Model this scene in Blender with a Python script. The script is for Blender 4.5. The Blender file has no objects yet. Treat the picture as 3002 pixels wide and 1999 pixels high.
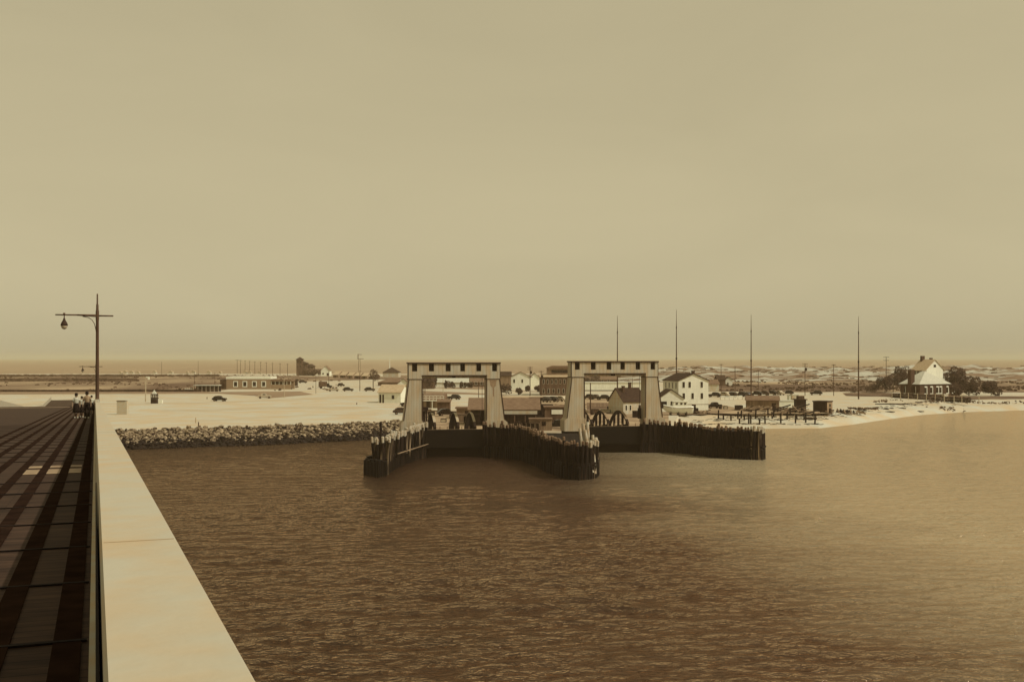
import bpy, bmesh, math, random
import numpy as np
from mathutils import Vector, Matrix
R = math.radians
random.seed(7)
sc = bpy.context.scene
COL = sc.collection

# ------------------------------------------------------------------ camera
F, CX, HV, CZ = 3200.0, 1501.0, 1049.0, 16.0      # focal length in photo pixels, principal column, horizon row, eye height
cam_d = bpy.data.cameras.new('camera')
cam = bpy.data.objects.new('camera', cam_d)
COL.objects.link(cam)
cam.location = (0, 0, CZ)
cam.rotation_euler = (R(90), 0, 0)
cam_d.sensor_width = 36
cam_d.lens = 36 * F / 3002
cam_d.shift_y = 49.5 / 3002
cam_d.clip_start = 0.1
cam_d.clip_end = 40000
sc.camera = cam

# ------------------------------------------------------------------ light
SUN_AZ, SUN_EL = 112.0, 46.0                      # degrees clockwise from the view direction, degrees above horizon
world = bpy.data.worlds.new('World')
sc.world = world
world.use_nodes = True
wn, wl = world.node_tree.nodes, world.node_tree.links
wn.clear()
sky = wn.new('ShaderNodeTexSky')
sky.sky_type = 'NISHITA'
sky.sun_disc = False
sky.sun_elevation = R(SUN_EL)
sky.sun_rotation = R(SUN_AZ)
sky.dust_density = 2.0
bw = wn.new('ShaderNodeRGBToBW')
pw = wn.new('ShaderNodeMath'); pw.operation = 'POWER'; pw.inputs[1].default_value = 0.22
tint = wn.new('ShaderNodeMix'); tint.data_type = 'RGBA'; tint.blend_type = 'MULTIPLY'
tint.inputs[0].default_value = 1.0
tint.inputs[7].default_value = (3.98, 3.46, 2.15, 1)
bg = wn.new('ShaderNodeBackground'); bg.inputs[1].default_value = 0.1
wo = wn.new('ShaderNodeOutputWorld')
wl.new(sky.outputs[0], bw.inputs[0]); wl.new(bw.outputs[0], pw.inputs[0]); wl.new(pw.outputs[0], tint.inputs[6])
cn = wn.new('ShaderNodeTexNoise'); cn.inputs['Scale'].default_value = 3.0; cn.inputs['Detail'].default_value = 6; cn.inputs['Distortion'].default_value = .6
cm = wn.new('ShaderNodeMapping'); cm.inputs['Scale'].default_value = (1, 1, 3.5); ct = wn.new('ShaderNodeTexCoord')
cr_ = wn.new('ShaderNodeMapRange'); cr_.inputs[1].default_value = .25; cr_.inputs[2].default_value = .75; cr_.inputs[3].default_value = .955; cr_.inputs[4].default_value = 1.035
cx_ = wn.new('ShaderNodeMix'); cx_.data_type = 'RGBA'; cx_.blend_type = 'MULTIPLY'; cx_.inputs[0].default_value = 1.0
wl.new(ct.outputs['Generated'], cm.inputs[0]); wl.new(cm.outputs[0], cn.inputs['Vector']); wl.new(cn.outputs[0], cr_.inputs[0])
wl.new(tint.outputs[2], cx_.inputs[6]); wl.new(cr_.outputs[0], cx_.inputs[7]); wl.new(cx_.outputs[2], bg.inputs[0]); wl.new(bg.outputs[0], wo.inputs[0])

sun_d = bpy.data.lights.new('sun', 'SUN')
sun_d.energy = 3.2
sun_d.angle = R(0.5)
sun_d.color = (1.0, 0.93, 0.79)
sun = bpy.data.objects.new('sun', sun_d)
COL.objects.link(sun)
sdir = Vector((math.sin(R(SUN_AZ)) * math.cos(R(SUN_EL)), math.cos(R(SUN_AZ)) * math.cos(R(SUN_EL)), math.sin(R(SUN_EL))))
sun.rotation_euler = sdir.to_track_quat('Z', 'Y').to_euler()
sun.location = (60, -20, 80)

sc.view_settings.view_transform = 'Standard'
sc.view_settings.look = 'None'
sc.view_settings.exposure = 0.0
sc.view_settings.gamma = 1.0
sc.cycles.max_bounces = 6
sc.cycles.volume_bounces = 0

# ------------------------------------------------------------------ sepia tones and materials
ANCH = [(0.004, (1, .60, .45)), (0.02, (1, .56, .38)), (0.06, (1, .57, .35)), (0.14, (1, .66, .41)), (0.26, (1, .72, .43)), (0.38, (1, .78, .49)), (0.405, (1, .97, .78)), (0.9, (1, .99, .80))]

def sep(L):
    L = max(L, 0.0005)
    a = ANCH[0]; b = ANCH[-1]
    if L <= a[0]: r = a[1]
    elif L >= b[0]: r = b[1]
    else:
        for p, q in zip(ANCH, ANCH[1:]):
            if p[0] <= L <= q[0]:
                t = (math.log(L) - math.log(p[0])) / (math.log(q[0]) - math.log(p[0]))
                r = tuple(p[1][i] * (1 - t) + q[1][i] * t for i in range(3))
                break
    k = L / (.2126 * r[0] + .7152 * r[1] + .0722 * r[2])
    return tuple(min(c * k, .95) for c in r) + (1,)

def mat(name, L, var=.25, rough=.8, scale=1.0, stretch=(1, 1, 1), bump=0.0, detail=5, metal=0.0, L2=None, lo=.35, hi=.65):
    m = bpy.data.materials.new(name)
    m.use_nodes = True
    n, l = m.node_tree.nodes, m.node_tree.links
    b = n['Principled BSDF']
    b.inputs['Roughness'].default_value = rough
    b.inputs['Metallic'].default_value = metal
    b.inputs['Specular IOR Level'].default_value = .12 if rough > .45 else .4
    tc = n.new('ShaderNodeTexCoord')
    mp = n.new('ShaderNodeMapping'); mp.inputs['Scale'].default_value = stretch
    nz = n.new('ShaderNodeTexNoise'); nz.inputs['Scale'].default_value = scale; nz.inputs['Detail'].default_value = detail
    cr = n.new('ShaderNodeValToRGB')
    cr.color_ramp.elements[0].position = lo; cr.color_ramp.elements[1].position = hi
    if L2 is None:
        c0, c1 = sep(L * (1 - var)), sep(L * (1 + var))
    else:
        c0, c1 = sep(L), sep(L2)
    cr.color_ramp.elements[0].color = c0; cr.color_ramp.elements[1].color = c1
    l.new(tc.outputs['Object'], mp.inputs[0]); l.new(mp.outputs[0], nz.inputs['Vector'])
    l.new(nz.outputs['Fac'], cr.inputs[0]); l.new(cr.outputs[0], b.inputs['Base Color'])
    if bump:
        bp = n.new('ShaderNodeBump'); bp.inputs['Strength'].default_value = bump; bp.inputs['Distance'].default_value = .05
        l.new(nz.outputs['Fac'], bp.inputs['Height']); l.new(bp.outputs[0], b.inputs['Normal'])
    return m

def boards(name, L, var, width, axis='X', rough=.8, gap=.5):
    """painted or weathered boards: seams every `width` metres plus blotches"""
    m = mat(name, L, var, rough, 1.2, (1, 1, .25))
    n, l = m.node_tree.nodes, m.node_tree.links
    b = n['Principled BSDF']; cr = n['Color Ramp']; tc = n['Texture Coordinate']
    sx = n.new('ShaderNodeSeparateXYZ'); l.new(tc.outputs['Object'], sx.inputs[0])
    if axis == 'X':
        add = n.new('ShaderNodeMath'); add.operation = 'ADD'
        l.new(sx.outputs[0], add.inputs[0]); l.new(sx.outputs[1], add.inputs[1]); src = add.outputs[0]
    else:
        src = sx.outputs[2]
    dv = n.new('ShaderNodeMath'); dv.operation = 'DIVIDE'; dv.inputs[1].default_value = width; l.new(src, dv.inputs[0])
    fr = n.new('ShaderNodeMath'); fr.operation = 'FRACT'; l.new(dv.outputs[0], fr.inputs[0])
    lt = n.new('ShaderNodeMath'); lt.operation = 'LESS_THAN'; lt.inputs[1].default_value = .1; l.new(fr.outputs[0], lt.inputs[0])
    fl = n.new('ShaderNodeMath'); fl.operation = 'FLOOR'; l.new(dv.outputs[0], fl.inputs[0])
    wnz = n.new('ShaderNodeTexWhiteNoise'); wnz.noise_dimensions = '1D'; l.new(fl.outputs[0], wnz.inputs['W'])
    mr = n.new('ShaderNodeMapRange'); mr.inputs[3].default_value = 1 - var * .6; mr.inputs[4].default_value = 1 + var * .4
    l.new(wnz.outputs[0], mr.inputs[0])
    sb = n.new('ShaderNodeMath'); sb.operation = 'MULTIPLY'; sb.inputs[1].default_value = gap; l.new(lt.outputs[0], sb.inputs[0])
    su = n.new('ShaderNodeMath'); su.operation = 'SUBTRACT'; l.new(mr.outputs[0], su.inputs[0]); l.new(sb.outputs[0], su.inputs[1])
    mx = n.new('ShaderNodeMix'); mx.data_type = 'RGBA'; mx.blend_type = 'MULTIPLY'; mx.inputs[0].default_value = 1
    l.new(cr.outputs[0], mx.inputs[6]); l.new(su.outputs[0], mx.inputs[7]); l.new(mx.outputs[2], b.inputs['Base Color'])
    return m

def brick(name, L, mortar):
    m = bpy.data.materials.new(name); m.use_nodes = True
    n, l = m.node_tree.nodes, m.node_tree.links
    b = n['Principled BSDF']; b.inputs['Roughness'].default_value = .9; b.inputs['Specular IOR Level'].default_value = .1
    tc = n.new('ShaderNodeTexCoord'); sx = n.new('ShaderNodeSeparateXYZ'); l.new(tc.outputs['Object'], sx.inputs[0])
    ad = n.new('ShaderNodeMath'); l.new(sx.outputs[0], ad.inputs[0]); l.new(sx.outputs[1], ad.inputs[1])
    cb = n.new('ShaderNodeCombineXYZ'); l.new(ad.outputs[0], cb.inputs[0]); l.new(sx.outputs[2], cb.inputs[1])
    bt = n.new('ShaderNodeTexBrick'); bt.inputs['Scale'].default_value = 4
    bt.inputs['Color1'].default_value = sep(L); bt.inputs['Color2'].default_value = sep(L * 1.35); bt.inputs['Mortar'].default_value = sep(mortar)
    bt.inputs['Mortar Size'].default_value = .015
    l.new(cb.outputs[0], bt.inputs['Vector']); l.new(bt.outputs[0], b.inputs['Base Color'])
    return m

M = {}
M['concrete'] = mat('pale_concrete', .40, .05, .85, 3.0, bump=.15)
M['parapet'] = mat('parapet_concrete', .385, .04, .85, 2.6, (1, 1, 1), bump=.35, detail=10, lo=.28, hi=.6)
M['deck'] = mat('worn_deck', .032, .3, .85, 2.2, (1, 3, 1))
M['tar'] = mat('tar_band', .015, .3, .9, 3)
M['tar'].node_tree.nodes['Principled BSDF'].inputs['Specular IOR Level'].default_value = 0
M['joint'] = mat('joint_black', .006, .2, .9, 3)
M['steel_pale'] = mat('worn_steel', .22, .3, .6, 4)
M['sand'] = mat('sand', .41, .07, .95, .16, detail=10)
M['road'] = mat('oiled_road', .17, .2, .9, .08)
M['whiteroad'] = mat('crushed_shell', .40, .06, .95, .06)
M['scrub'] = mat('scrub_ground', .075, .2, 1, .022, (1, .35, 1), detail=9, L2=.30, lo=.42, hi=.66)
M['darkscrub'] = mat('dark_scrub', .05, .3, 1, .06, (1, .5, 1), detail=9, L2=.13, lo=.4, hi=.7)
M['dune'] = mat('dune_sand', .13, .2, 1, .07, (.45, 1, 1), detail=15, L2=.405, lo=.45, hi=.60)
M['rock'] = mat('granite', .025, .35, .9, 1.6, bump=.3, L2=.38, lo=.38, hi=.70)
M['rockwet'] = mat('wet_granite', .010, .35, .6, 1.2)
M['gantry'] = boards('painted_gantry_boards', .36, .10, .42, gap=.3)
M['gantrytop'] = boards('painted_gantry_beam', .39, .09, .6, gap=.3)
M['trim'] = mat('dark_trim', .03, .2, .7, 3)
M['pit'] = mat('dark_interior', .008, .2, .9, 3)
M['iron'] = mat('dark_iron', .016, .4, .7, 2)
M['ironpale'] = mat('pale_iron', .22, .3, .6, 2)
M['plank'] = boards('weathered_plank', .20, .3, .3)
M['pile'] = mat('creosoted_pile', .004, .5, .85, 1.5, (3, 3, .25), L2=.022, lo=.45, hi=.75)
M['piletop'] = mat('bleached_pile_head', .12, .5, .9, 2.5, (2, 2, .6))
M['pilelit'] = mat('bleached_pile', .33, .25, .9, 2.5, (2, 2, .3))  # bleached wood, lightened further to paint sun on the pier ends
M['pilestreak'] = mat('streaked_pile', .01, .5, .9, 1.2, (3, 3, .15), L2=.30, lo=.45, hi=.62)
M['wet'] = mat('wet_timber', .003, .3, .5, 2)
M['white'] = boards('white_clapboard', .70, .06, .3, 'Z', gap=.1)
M['cream'] = boards('cream_clapboard', .42, .12, .3, 'Z', gap=.1)
M['tan'] = boards('tan_boards', .17, .2, .3)
M['brown'] = boards('brown_boards', .075, .3, .3)
M['dkwood'] = boards('dark_boards', .022, .4, .25)
M['brick'] = brick('dark_brick', .035, .08)
M['brickmid'] = brick('light_brick', .17, .24)
M['roofdk'] = mat('dark_shingle', .028, .3, .9, 1.4, (1, 1, 4))
M['roofmid'] = mat('brown_shingle', .12, .2, .9, 1.2, (1, 1, 4))
M['roofpale'] = mat('pale_shingle', .33, .12, .9, 1.0, (1, 1, 4))
M['roofwhite'] = mat('white_shingle', .45, .06, .9, 1.0, (1, 1, 4))
M['pane'] = mat('window_pane', .010, .3, .15, 2)
M['frame'] = mat('white_frame', .70, .05, .7, 2)
M['framedk'] = mat('dark_frame', .05, .05, .7, 2)
M['carblack'] = mat('black_lacquer', .007, .2, .22, 2)
M['carbrown'] = mat('dull_car_paint', .04, .2, .35, 2)
M['carpale'] = mat('pale_car_paint', .36, .1, .4, 2)
M['tyre'] = mat('rubber', .012, .2, .9, 4)
M['chrome'] = mat('headlamp_glass', .5, .1, .1, 4, metal=.8)
M['polewood'] = mat('pole_wood', .045, .3, .9, 2, (3, 3, .3))
M['polepaint'] = mat('pale_painted_pole', .36, .1, .8, 2)
M['lamppaint'] = mat('lamp_post_paint', .055, .25, .55, 1.5, (2, 2, .5))
M['glass'] = mat('frosted_globe', .40, .1, .15, 2)
M['leaf'] = mat('foliage', .012, .5, .9, .9, L2=.055)
M['leafmid'] = mat('foliage_mid', .04, .5, .9, .9, L2=.12)
M['grassmid'] = mat('grass_tufts', .08, .4, 1, .9, L2=.2)
M['bark'] = mat('bark', .03, .3, .95, 3)
M['hull'] = mat('white_hull', .62, .05, .4, 1)
M['hullshade'] = mat('hull_red_lead', .12, .1, .5, 1)
M['skin'] = mat('skin', .18, .1, .6, 5)
M['clothwhite'] = mat('white_cotton', .46, .05, .9, 8)
M['clothdark'] = mat('dark_wool', .008, .3, .9, 8)
M['clothmid'] = mat('figured_shirt', .10, .2, .9, 22, L2=.3)
M['hair'] = mat('dark_hair', .008, .3, .6, 8)

# ------------------------------------------------------------------ geometry helpers
def G(u, v, z=2.5):
    Y = (CZ - z) * F / (v - HV)
    return Vector(((u - CX) / F * Y, Y, z))
def AT(u, Y, z=2.5):
    return Vector(((u - CX) / F * Y, Y, z))
def ZV(v, Y):
    return CZ - (v - HV) / F * Y

class MB:
    def __init__(s): s.v = []; s.f = []; s.m = []; s.cm = 0
    def add(s, vs, fs):
        o = len(s.v); s.v += [tuple(p) for p in vs]
        for f in fs: s.f.append([o + i for i in f]); s.m.append(s.cm)
        return s
    def box(s, x0, x1, y0, y1, z0, z1):
        vs = [(x0, y0, z0), (x1, y0, z0), (x1, y1, z0), (x0, y1, z0), (x0, y0, z1), (x1, y0, z1), (x1, y1, z1), (x0, y1, z1)]
        return s.add(vs, [(0, 3, 2, 1), (4, 5, 6, 7), (0, 1, 5, 4), (1, 2, 6, 5), (2, 3, 7, 6), (3, 0, 4, 7)])
    def prism(s, prof, a0, a1, axis='x'):
        """closed profile extruded along axis: profile is (y,z) for x, (x,z) for y, (x,y) for z"""
        n = len(prof)
        def P(p, a):
            return {'x': (a, p[0], p[1]), 'y': (p[0], a, p[1]), 'z': (p[0], p[1], a)}[axis]
        vs = [P(p, a0) for p in prof] + [P(p, a1) for p in prof]
        fs = [tuple(range(n)), tuple(range(2 * n - 1, n - 1, -1))]
        for i in range(n):
            j = (i + 1) % n
            fs.append((i, n + i, n + j, j))
        return s.add(vs, fs)
    def tube(s, p0, p1, r0, r1=None, n=8, caps=True):
        r1 = r0 if r1 is None else r1
        p0, p1 = Vector(p0), Vector(p1)
        d = (p1 - p0).normalized()
        a = d.orthogonal().normalized(); b = d.cross(a)
        vs = []
        for p, r in ((p0, r0), (p1, r1)):
            for i in range(n):
                t = 2 * math.pi * i / n
                vs.append(p + a * math.cos(t) * r + b * math.sin(t) * r)
        fs = [(i, (i + 1) % n, n + (i + 1) % n, n + i) for i in range(n)]
        if caps: fs += [tuple(range(n - 1, -1, -1)), tuple(range(n, 2 * n))]
        return s.add(vs, fs)
    def path(s, pts, rs, n=8):
        for i in range(len(pts) - 1):
            s.tube(pts[i], pts[i + 1], rs[i], rs[i + 1], n)
        return s
    def lathe(s, prof, c=(0, 0, 0), n=16, sx=1, sy=1):
        """prof: (r,z) from bottom to top"""
        vs = []
        for r, z in prof:
            for i in range(n):
                t = 2 * math.pi * i / n
                vs.append((c[0] + r * math.cos(t) * sx, c[1] + r * math.sin(t) * sy, c[2] + z))
        fs = []
        for k in range(len(prof) - 1):
            for i in range(n):
                j = (i + 1) % n
                fs.append((k * n + i, k * n + j, (k + 1) * n + j, (k + 1) * n + i))
        fs.append(tuple(range(n - 1, -1, -1))); fs.append(tuple(range((len(prof) - 1) * n, len(prof) * n)))
        return s.add(vs, fs)
    def beam(s, p0, p1, w, h):
        """rectangular timber between two points"""
        p0, p1 = Vector(p0), Vector(p1)
        d = (p1 - p0).normalized()
        up = Vector((0, 0, 1)) if abs(d.z) < .95 else Vector((1, 0, 0))
        a = d.cross(up).normalized() * w / 2; b = a.cross(d).normalized() * h / 2
        vs = [p0 - a - b, p0 + a - b, p0 + a + b, p0 - a + b, p1 - a - b, p1 + a - b, p1 + a + b, p1 - a + b]
        return s.add(vs, [(0, 1, 2, 3), (7, 6, 5, 4), (0, 4, 5, 1), (1, 5, 6, 2), (2, 6, 7, 3), (3, 7, 4, 0)])
    def build(s, name, material, parent=None, smooth=False, fix=True):
        me = bpy.data.meshes.new(name)
        me.from_pydata(s.v, [], s.f)
        ms = material if isinstance(material, (list, tuple)) else [material]
        for m in ms: me.materials.append(M[m] if isinstance(m, str) else m)
        if len(ms) > 1:
            for p, k in zip(me.polygons, s.m): p.material_index = k
        if fix:
            bm = bmesh.new(); bm.from_mesh(me); bmesh.ops.recalc_face_normals(bm, faces=bm.faces); bm.to_mesh(me); bm.free()
        if smooth:
            for p in me.polygons: p.use_smooth = True
        o = bpy.data.objects.new(name, me)
        COL.objects.link(o)
        if parent: o.parent = parent
        return o

def tag(o, label=None, cat=None, group=None, kind=None):
    if label: o['label'] = label
    if cat: o['category'] = cat
    if group: o['group'] = group
    if kind: o['kind'] = kind
    return o
def thing(name, label, cat, loc=(0, 0, 0), rz=0.0, group=None):
    o = bpy.data.objects.new(name, None)
    o.empty_display_size = .2
    COL.objects.link(o)
    o.location = loc; o.rotation_euler = (0, 0, rz)
    return tag(o, label, cat, group)
KIDS = {}
def copy_tree(o, parent=None):
    c = o.copy(); COL.objects.link(c)
    if parent: c.parent = parent
    for ch in o.children: copy_tree(ch, c)
    return c
def dup(o, label, loc, rz=0, group=None, scale=None):
    c = copy_tree(o); c.location = loc; c.rotation_euler = (0, 0, rz)
    c['label'] = label
    if group: c['group'] = group
    if scale: c.scale = scale if hasattr(scale, '__len__') else (scale,) * 3
    return c
def lerp_table(tab, u):
    if u <= tab[0][0]: return tab[0][1:]
    for a, b in zip(tab, tab[1:]):
        if a[0] <= u <= b[0]:
            t = (u - a[0]) / (b[0] - a[0])
            return tuple(a[i] * (1 - t) + b[i] * t for i in range(1, len(a)))
    return tab[-1][1:]

# ------------------------------------------------------------------ water
def water_material():
    m = bpy.data.materials.new('bay_water'); m.use_nodes = True
    n, l = m.node_tree.nodes, m.node_tree.links
    n.remove(n['Principled BSDF'])
    dif = n.new('ShaderNodeBsdfDiffuse'); glo = n.new('ShaderNodeBsdfGlossy'); glo.inputs['Roughness'].default_value = .06
    glo.inputs['Color'].default_value = (1, .74, .51, 1)
    fre = n.new('ShaderNodeFresnel'); fre.inputs['IOR'].default_value = 1.48
    mxs = n.new('ShaderNodeMixShader'); l.new(fre.outputs[0], mxs.inputs[0]); l.new(dif.outputs[0], mxs.inputs[1]); l.new(glo.outputs[0], mxs.inputs[2])
    l.new(mxs.outputs[0], n['Material Output'].inputs['Surface'])
    tc = n.new('ShaderNodeTexCoord')
    def noise(scale, stretch, rot, det, dist=0, loc=(0, 0, 0)):
        mp = n.new('ShaderNodeMapping'); mp.inputs['Scale'].default_value = stretch; mp.inputs['Rotation'].default_value = (0, 0, R(rot)); mp.inputs['Location'].default_value = loc
        nz = n.new('ShaderNodeTexNoise'); nz.inputs['Scale'].default_value = scale; nz.inputs['Detail'].default_value = det
        nz.inputs['Distortion'].default_value = dist
        l.new(tc.outputs['Object'], mp.inputs[0]); l.new(mp.outputs[0], nz.inputs['Vector'])
        return nz.outputs['Fac']
    def mth(op, x, y=None):
        q = n.new('ShaderNodeMath'); q.operation = op
        for i, v in enumerate((x, y)):
            if v is None: continue
            if isinstance(v, (int, float)): q.inputs[i].default_value = v
            else: l.new(v, q.inputs[i])
        return q.outputs[0]
    sx = n.new('ShaderNodeSeparateXYZ'); l.new(tc.outputs['Object'], sx.inputs[0])
    # diffuse colour paler to the right: sky glare painted in, plus silty shallows inshore
    glare = mth('ADD', mth('MULTIPLY', sx.outputs[0], .026), mth('MULTIPLY', sx.outputs[1], .0032))
    big = noise(.018, (1, 2.2, 1), 10, 5, .6)
    glare = mth('ADD', glare, mth('MULTIPLY', mth('SUBTRACT', big, .5), .9))
    mr = n.new('ShaderNodeMapRange'); mr.inputs[1].default_value = -.1; mr.inputs[2].default_value = 1.35; l.new(glare, mr.inputs[0])
    cr = n.new('ShaderNodeValToRGB'); cr.color_ramp.elements[0].color = sep(.014); cr.color_ramp.elements[1].color = (.31, .262, .168, 1)
    e = cr.color_ramp.elements.new(.5); e.color = sep(.030)
    l.new(mr.outputs[0], cr.inputs[0]); l.new(cr.outputs[0], dif.inputs['Color'])
    a = noise(.13, (1, 2.0, 1), 14, 3, .6)
    c = noise(.42, (1, 2.6, 1), -5, 5, .9)
    d = noise(1.5, (1, 2.4, 1), 6, 4, .7)
    pat = noise(.03, (1, 2.5, 1), 20, 3, .5)
    c = mth('MULTIPLY', c, mth('ADD', mth('MULTIPLY', pat, 1.6), .2))
    def bump(h, dist, prev=None):
        bp = n.new('ShaderNodeBump'); bp.inputs['Strength'].default_value = 1; bp.inputs['Distance'].default_value = dist
        l.new(h, bp.inputs['Height'])
        if prev: l.new(prev, bp.inputs['Normal'])
        return bp.outputs[0]
    x = bump(a, .15); x = bump(c, .30, x); x = bump(d, .20, x)
    l.new(x, glo.inputs['Normal']); l.new(x, fre.inputs['Normal']); l.new(x, dif.inputs['Normal'])
    return m
def wave_mesh():
    rs = np.random.RandomState(4)
    gx = np.concatenate(([-14000, -2000, -400, -160], np.arange(-110, 120, .42), [170, 400, 2000, 14000]))
    gy = np.concatenate(([-2500, -400, 0, 30], np.arange(42, 150, .30), np.arange(150, 262, .42), [300, 500, 900, 2000, 13000]))
    X, Y = np.meshgrid(gx, gy)
    H = np.zeros_like(X); pat = np.zeros_like(X)
    for k in range(7):
        a = rs.uniform(0, 6.28); q = 2 * np.pi / rs.uniform(14, 60)
        pat += np.sin(q * (X * np.cos(a) + 1.8 * Y * np.sin(a)) + rs.uniform(0, 6.28))
    pat = np.clip(.9 + .13 * pat, .5, 1.4)
    for k in range(64):
        lam = .95 * (4.6 / .95) ** rs.uniform(0, 1) ** 1.3
        th = np.pi / 2 + rs.normal(-.12, .42)
        q = 2 * np.pi / lam
        ph = q * (X * np.cos(th) + Y * np.sin(th)) + rs.uniform(0, 6.28) + .5 * np.sin(.13 * X + rs.uniform(0, 6)) + .5 * np.sin(.17 * Y + rs.uniform(0, 6))
        sn = np.sin(ph)
        H += (.036 / q) * (sn + .35 * (sn * sn - .5))
    fade = np.clip((X + 110) / 25, 0, 1) * np.clip((120 - X) / 25, 0, 1) * np.clip((Y - 38) / 6, 0, 1) * np.clip((262 - Y) / 70, 0, 1)
    near = np.clip((165 - Y) / 95, .22, 1)
    H *= pat * fade * near
    nx, ny = len(gx), len(gy)
    co = np.stack([X, Y, H], -1).reshape(-1, 3).astype(np.float32)
    i = np.arange(nx - 1)[None, :] + np.arange(ny - 1)[:, None] * nx
    f = np.stack([i, i + 1, i + 1 + nx, i + nx], -1).reshape(-1, 4).astype(np.int32)
    me = bpy.data.meshes.new('water')
    me.vertices.add(len(co)); me.vertices.foreach_set('co', co.ravel())
    me.loops.add(f.size); me.loops.foreach_set('vertex_index', f.ravel())
    me.polygons.add(len(f)); me.polygons.foreach_set('loop_start', np.arange(0, f.size, 4, dtype=np.int32)); me.polygons.foreach_set('loop_total', np.full(len(f), 4, np.int32))
    me.polygons.foreach_set('use_smooth', np.ones(len(f), bool))
    me.update(); me.materials.append(water_material())
    o = bpy.data.objects.new('water', me); COL.objects.link(o)
    return o
tag(wave_mesh(), kind='structure')
w = MB()
w.add([(-14000, 960, .02), (14000, 960, .02), (14000, 13000, .02), (-14000, 13000, .02)], [(0, 1, 2, 3)])
tag(w.build('sea', mat('ocean_chop', .19, .2, .75, .02, (1, .12, 1), L2=.25, lo=.4, hi=.75), fix=False), kind='structure')
w = MB()
w.add([(-14000, -2500, -4), (14000, -2500, -4), (14000, 13000, -4), (-14000, 13000, -4)], [(0, 1, 2, 3)])
tag(w.build('seabed', 'darkscrub', fix=False), kind='structure')

# ------------------------------------------------------------------ ground: one sheet from the bay shore to the ocean beach
SHORE = [(-3500, 176, 190), (400, 192, 202), (800, 202, 214.5), (1100, 215, 226), (1180, 217, 229), (1200, 198, 198.6), (1960, 200, 201), (1990, 236, 262),
         (2100, 246, 272), (2400, 248, 276), (2500, 262, 290), (2600, 284, 312), (2700, 306, 330), (2825, 322, 345), (3100, 340, 362), (6500, 380, 400)]
us = sorted(set(list(range(-3500, 6501, 60)) + [s[0] for s in SHORE]))
g = MB()
rows = None
for k, u in enumerate(us):
    yw, yt = lerp_table(SHORE, u)
    fm = .28 if u > 1975 else .5
    col = [(yw - 8, -3.5), (yw, 0), (yw + (yt - yw) * fm, 1.3 if u > 1975 else 1.25), (yt, 2.5)]
    for y in (420, 520, 640, 780, 930): col.append((max(y, yt + 5), 2.5))
    col += [(975, .3), (1010, -3.5)]
    rows = len(col)
    for y, z in col: g.v.append(((u - CX) / F * y, y, z))
for k in range(len(us) - 1):
    for j in range(rows - 1):
        g.f.append([k * rows + j, (k + 1) * rows + j, (k + 1) * rows + j + 1, k * rows + j + 1]); g.m.append(0)
tag(g.build('ground', 'sand', fix=False), kind='structure')

def ground_z(u, y):
    yw, yt = lerp_table(SHORE, u)
    if y >= yt: return 2.5
    if y <= yw: return max(-3.5, (y - yw) * .44)
    f = (y - yw) / (yt - yw)
    if u < 1975: return 2.5 * f
    return 1.3 * f / .28 if f < .28 else 1.3 + 1.2 * (f - .28) / .72
def GS(u, v, up=0.0):
    Y = 14 * F / (v - HV)
    for _ in range(25): Y = .5 * Y + .5 * (CZ - ground_z(u, Y)) * F / (v - HV)
    return AT(u, Y, ground_z(u, Y) + up)
def sheet(name, pts, material, z=2.52, label=None, kind='structure', wob=0):
    """flat patch from photo rows/columns that lie on the level ground"""
    s = MB(); n = len(pts)
    vs = []
    for i in range(n):
        a, b = pts[i], pts[(i + 1) % n]
        k = max(1, int(abs(b[0] - a[0]) / 25)) if wob else 1
        for j in range(k):
            t = j / k
            u, v = a[0] * (1 - t) + b[0] * t, a[1] * (1 - t) + b[1] * t
            if wob and 0 < j: v += random.uniform(-wob, wob)
            vs.append(G(u, v, z))
    s.add(vs, [tuple(range(len(vs)))])
    o = s.build(name, material, fix=False)
    if label: tag(o, label)
    return tag(o, kind=kind)

# scrub plain, drive, lawn and roads

sheet('scrub_plain', [(-300, 1098), (500, 1098), (1130, 1104), (1130, 1112), (860, 1118), (600, 1150), (-300, 1153)], 'scrub', 2.512, wob=.8)
sheet('scrub_plain', [(1960, 1112), (3300, 1112), (3300, 1150), (2800, 1149), (2550, 1149), (2100, 1147), (1960, 1140)], 'scrub', 2.512, wob=.8)
sheet('scrub_plain', [(1130, 1098), (1960, 1098), (1960, 1120), (1130, 1112)], 'scrub', 2.512, wob=.5)
sheet('road', [(-300, 1149.5), (600, 1149), (880, 1147), (918, 1156), (790, 1167), (745, 1160), (640, 1153.5), (-300, 1157)], 'road', 2.528)
sheet('path', [(-300, 1186), (560, 1180), (770, 1173), (1000, 1160), (1160, 1158), (1160, 1164), (1000, 1167), (770, 1176), (560, 1182.5), (-300, 1190)], mat('trodden_track', .37, .06, .95, .1), 2.520)
sheet('road', [(900, 1123), (1170, 1133), (1600, 1150), (1600, 1160), (1130, 1141), (900, 1127)], 'whiteroad', 2.532)
trk = mat('wheel_track', .37, .07, .95, .3)
for v0, v1, u0, u1 in ((1200, 1190, 480, 1080), (1204, 1193, 470, 1090), (1232, 1209, 560, 1110)):
    top = [(u0 + (u1 - u0) * k / 12, v0 + (v1 - v0) * k / 12 + 2.2 * math.sin(k * .7)) for k in range(13)]
    sheet('track', top + [(u, v + 1.1) for u, v in reversed(top)], trk, 2.517)
sheet('lawn', [(1240, 1141), (1440, 1143), (1700, 1150), (1700, 1157), (1440, 1158), (1240, 1153)], 'road', 2.524)
sheet('scrub_belt', [(2105, 1125), (2500, 1128), (2640, 1137), (2560, 1148), (2340, 1149), (2105, 1147)], 'darkscrub', 2.53, wob=.5)
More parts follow.
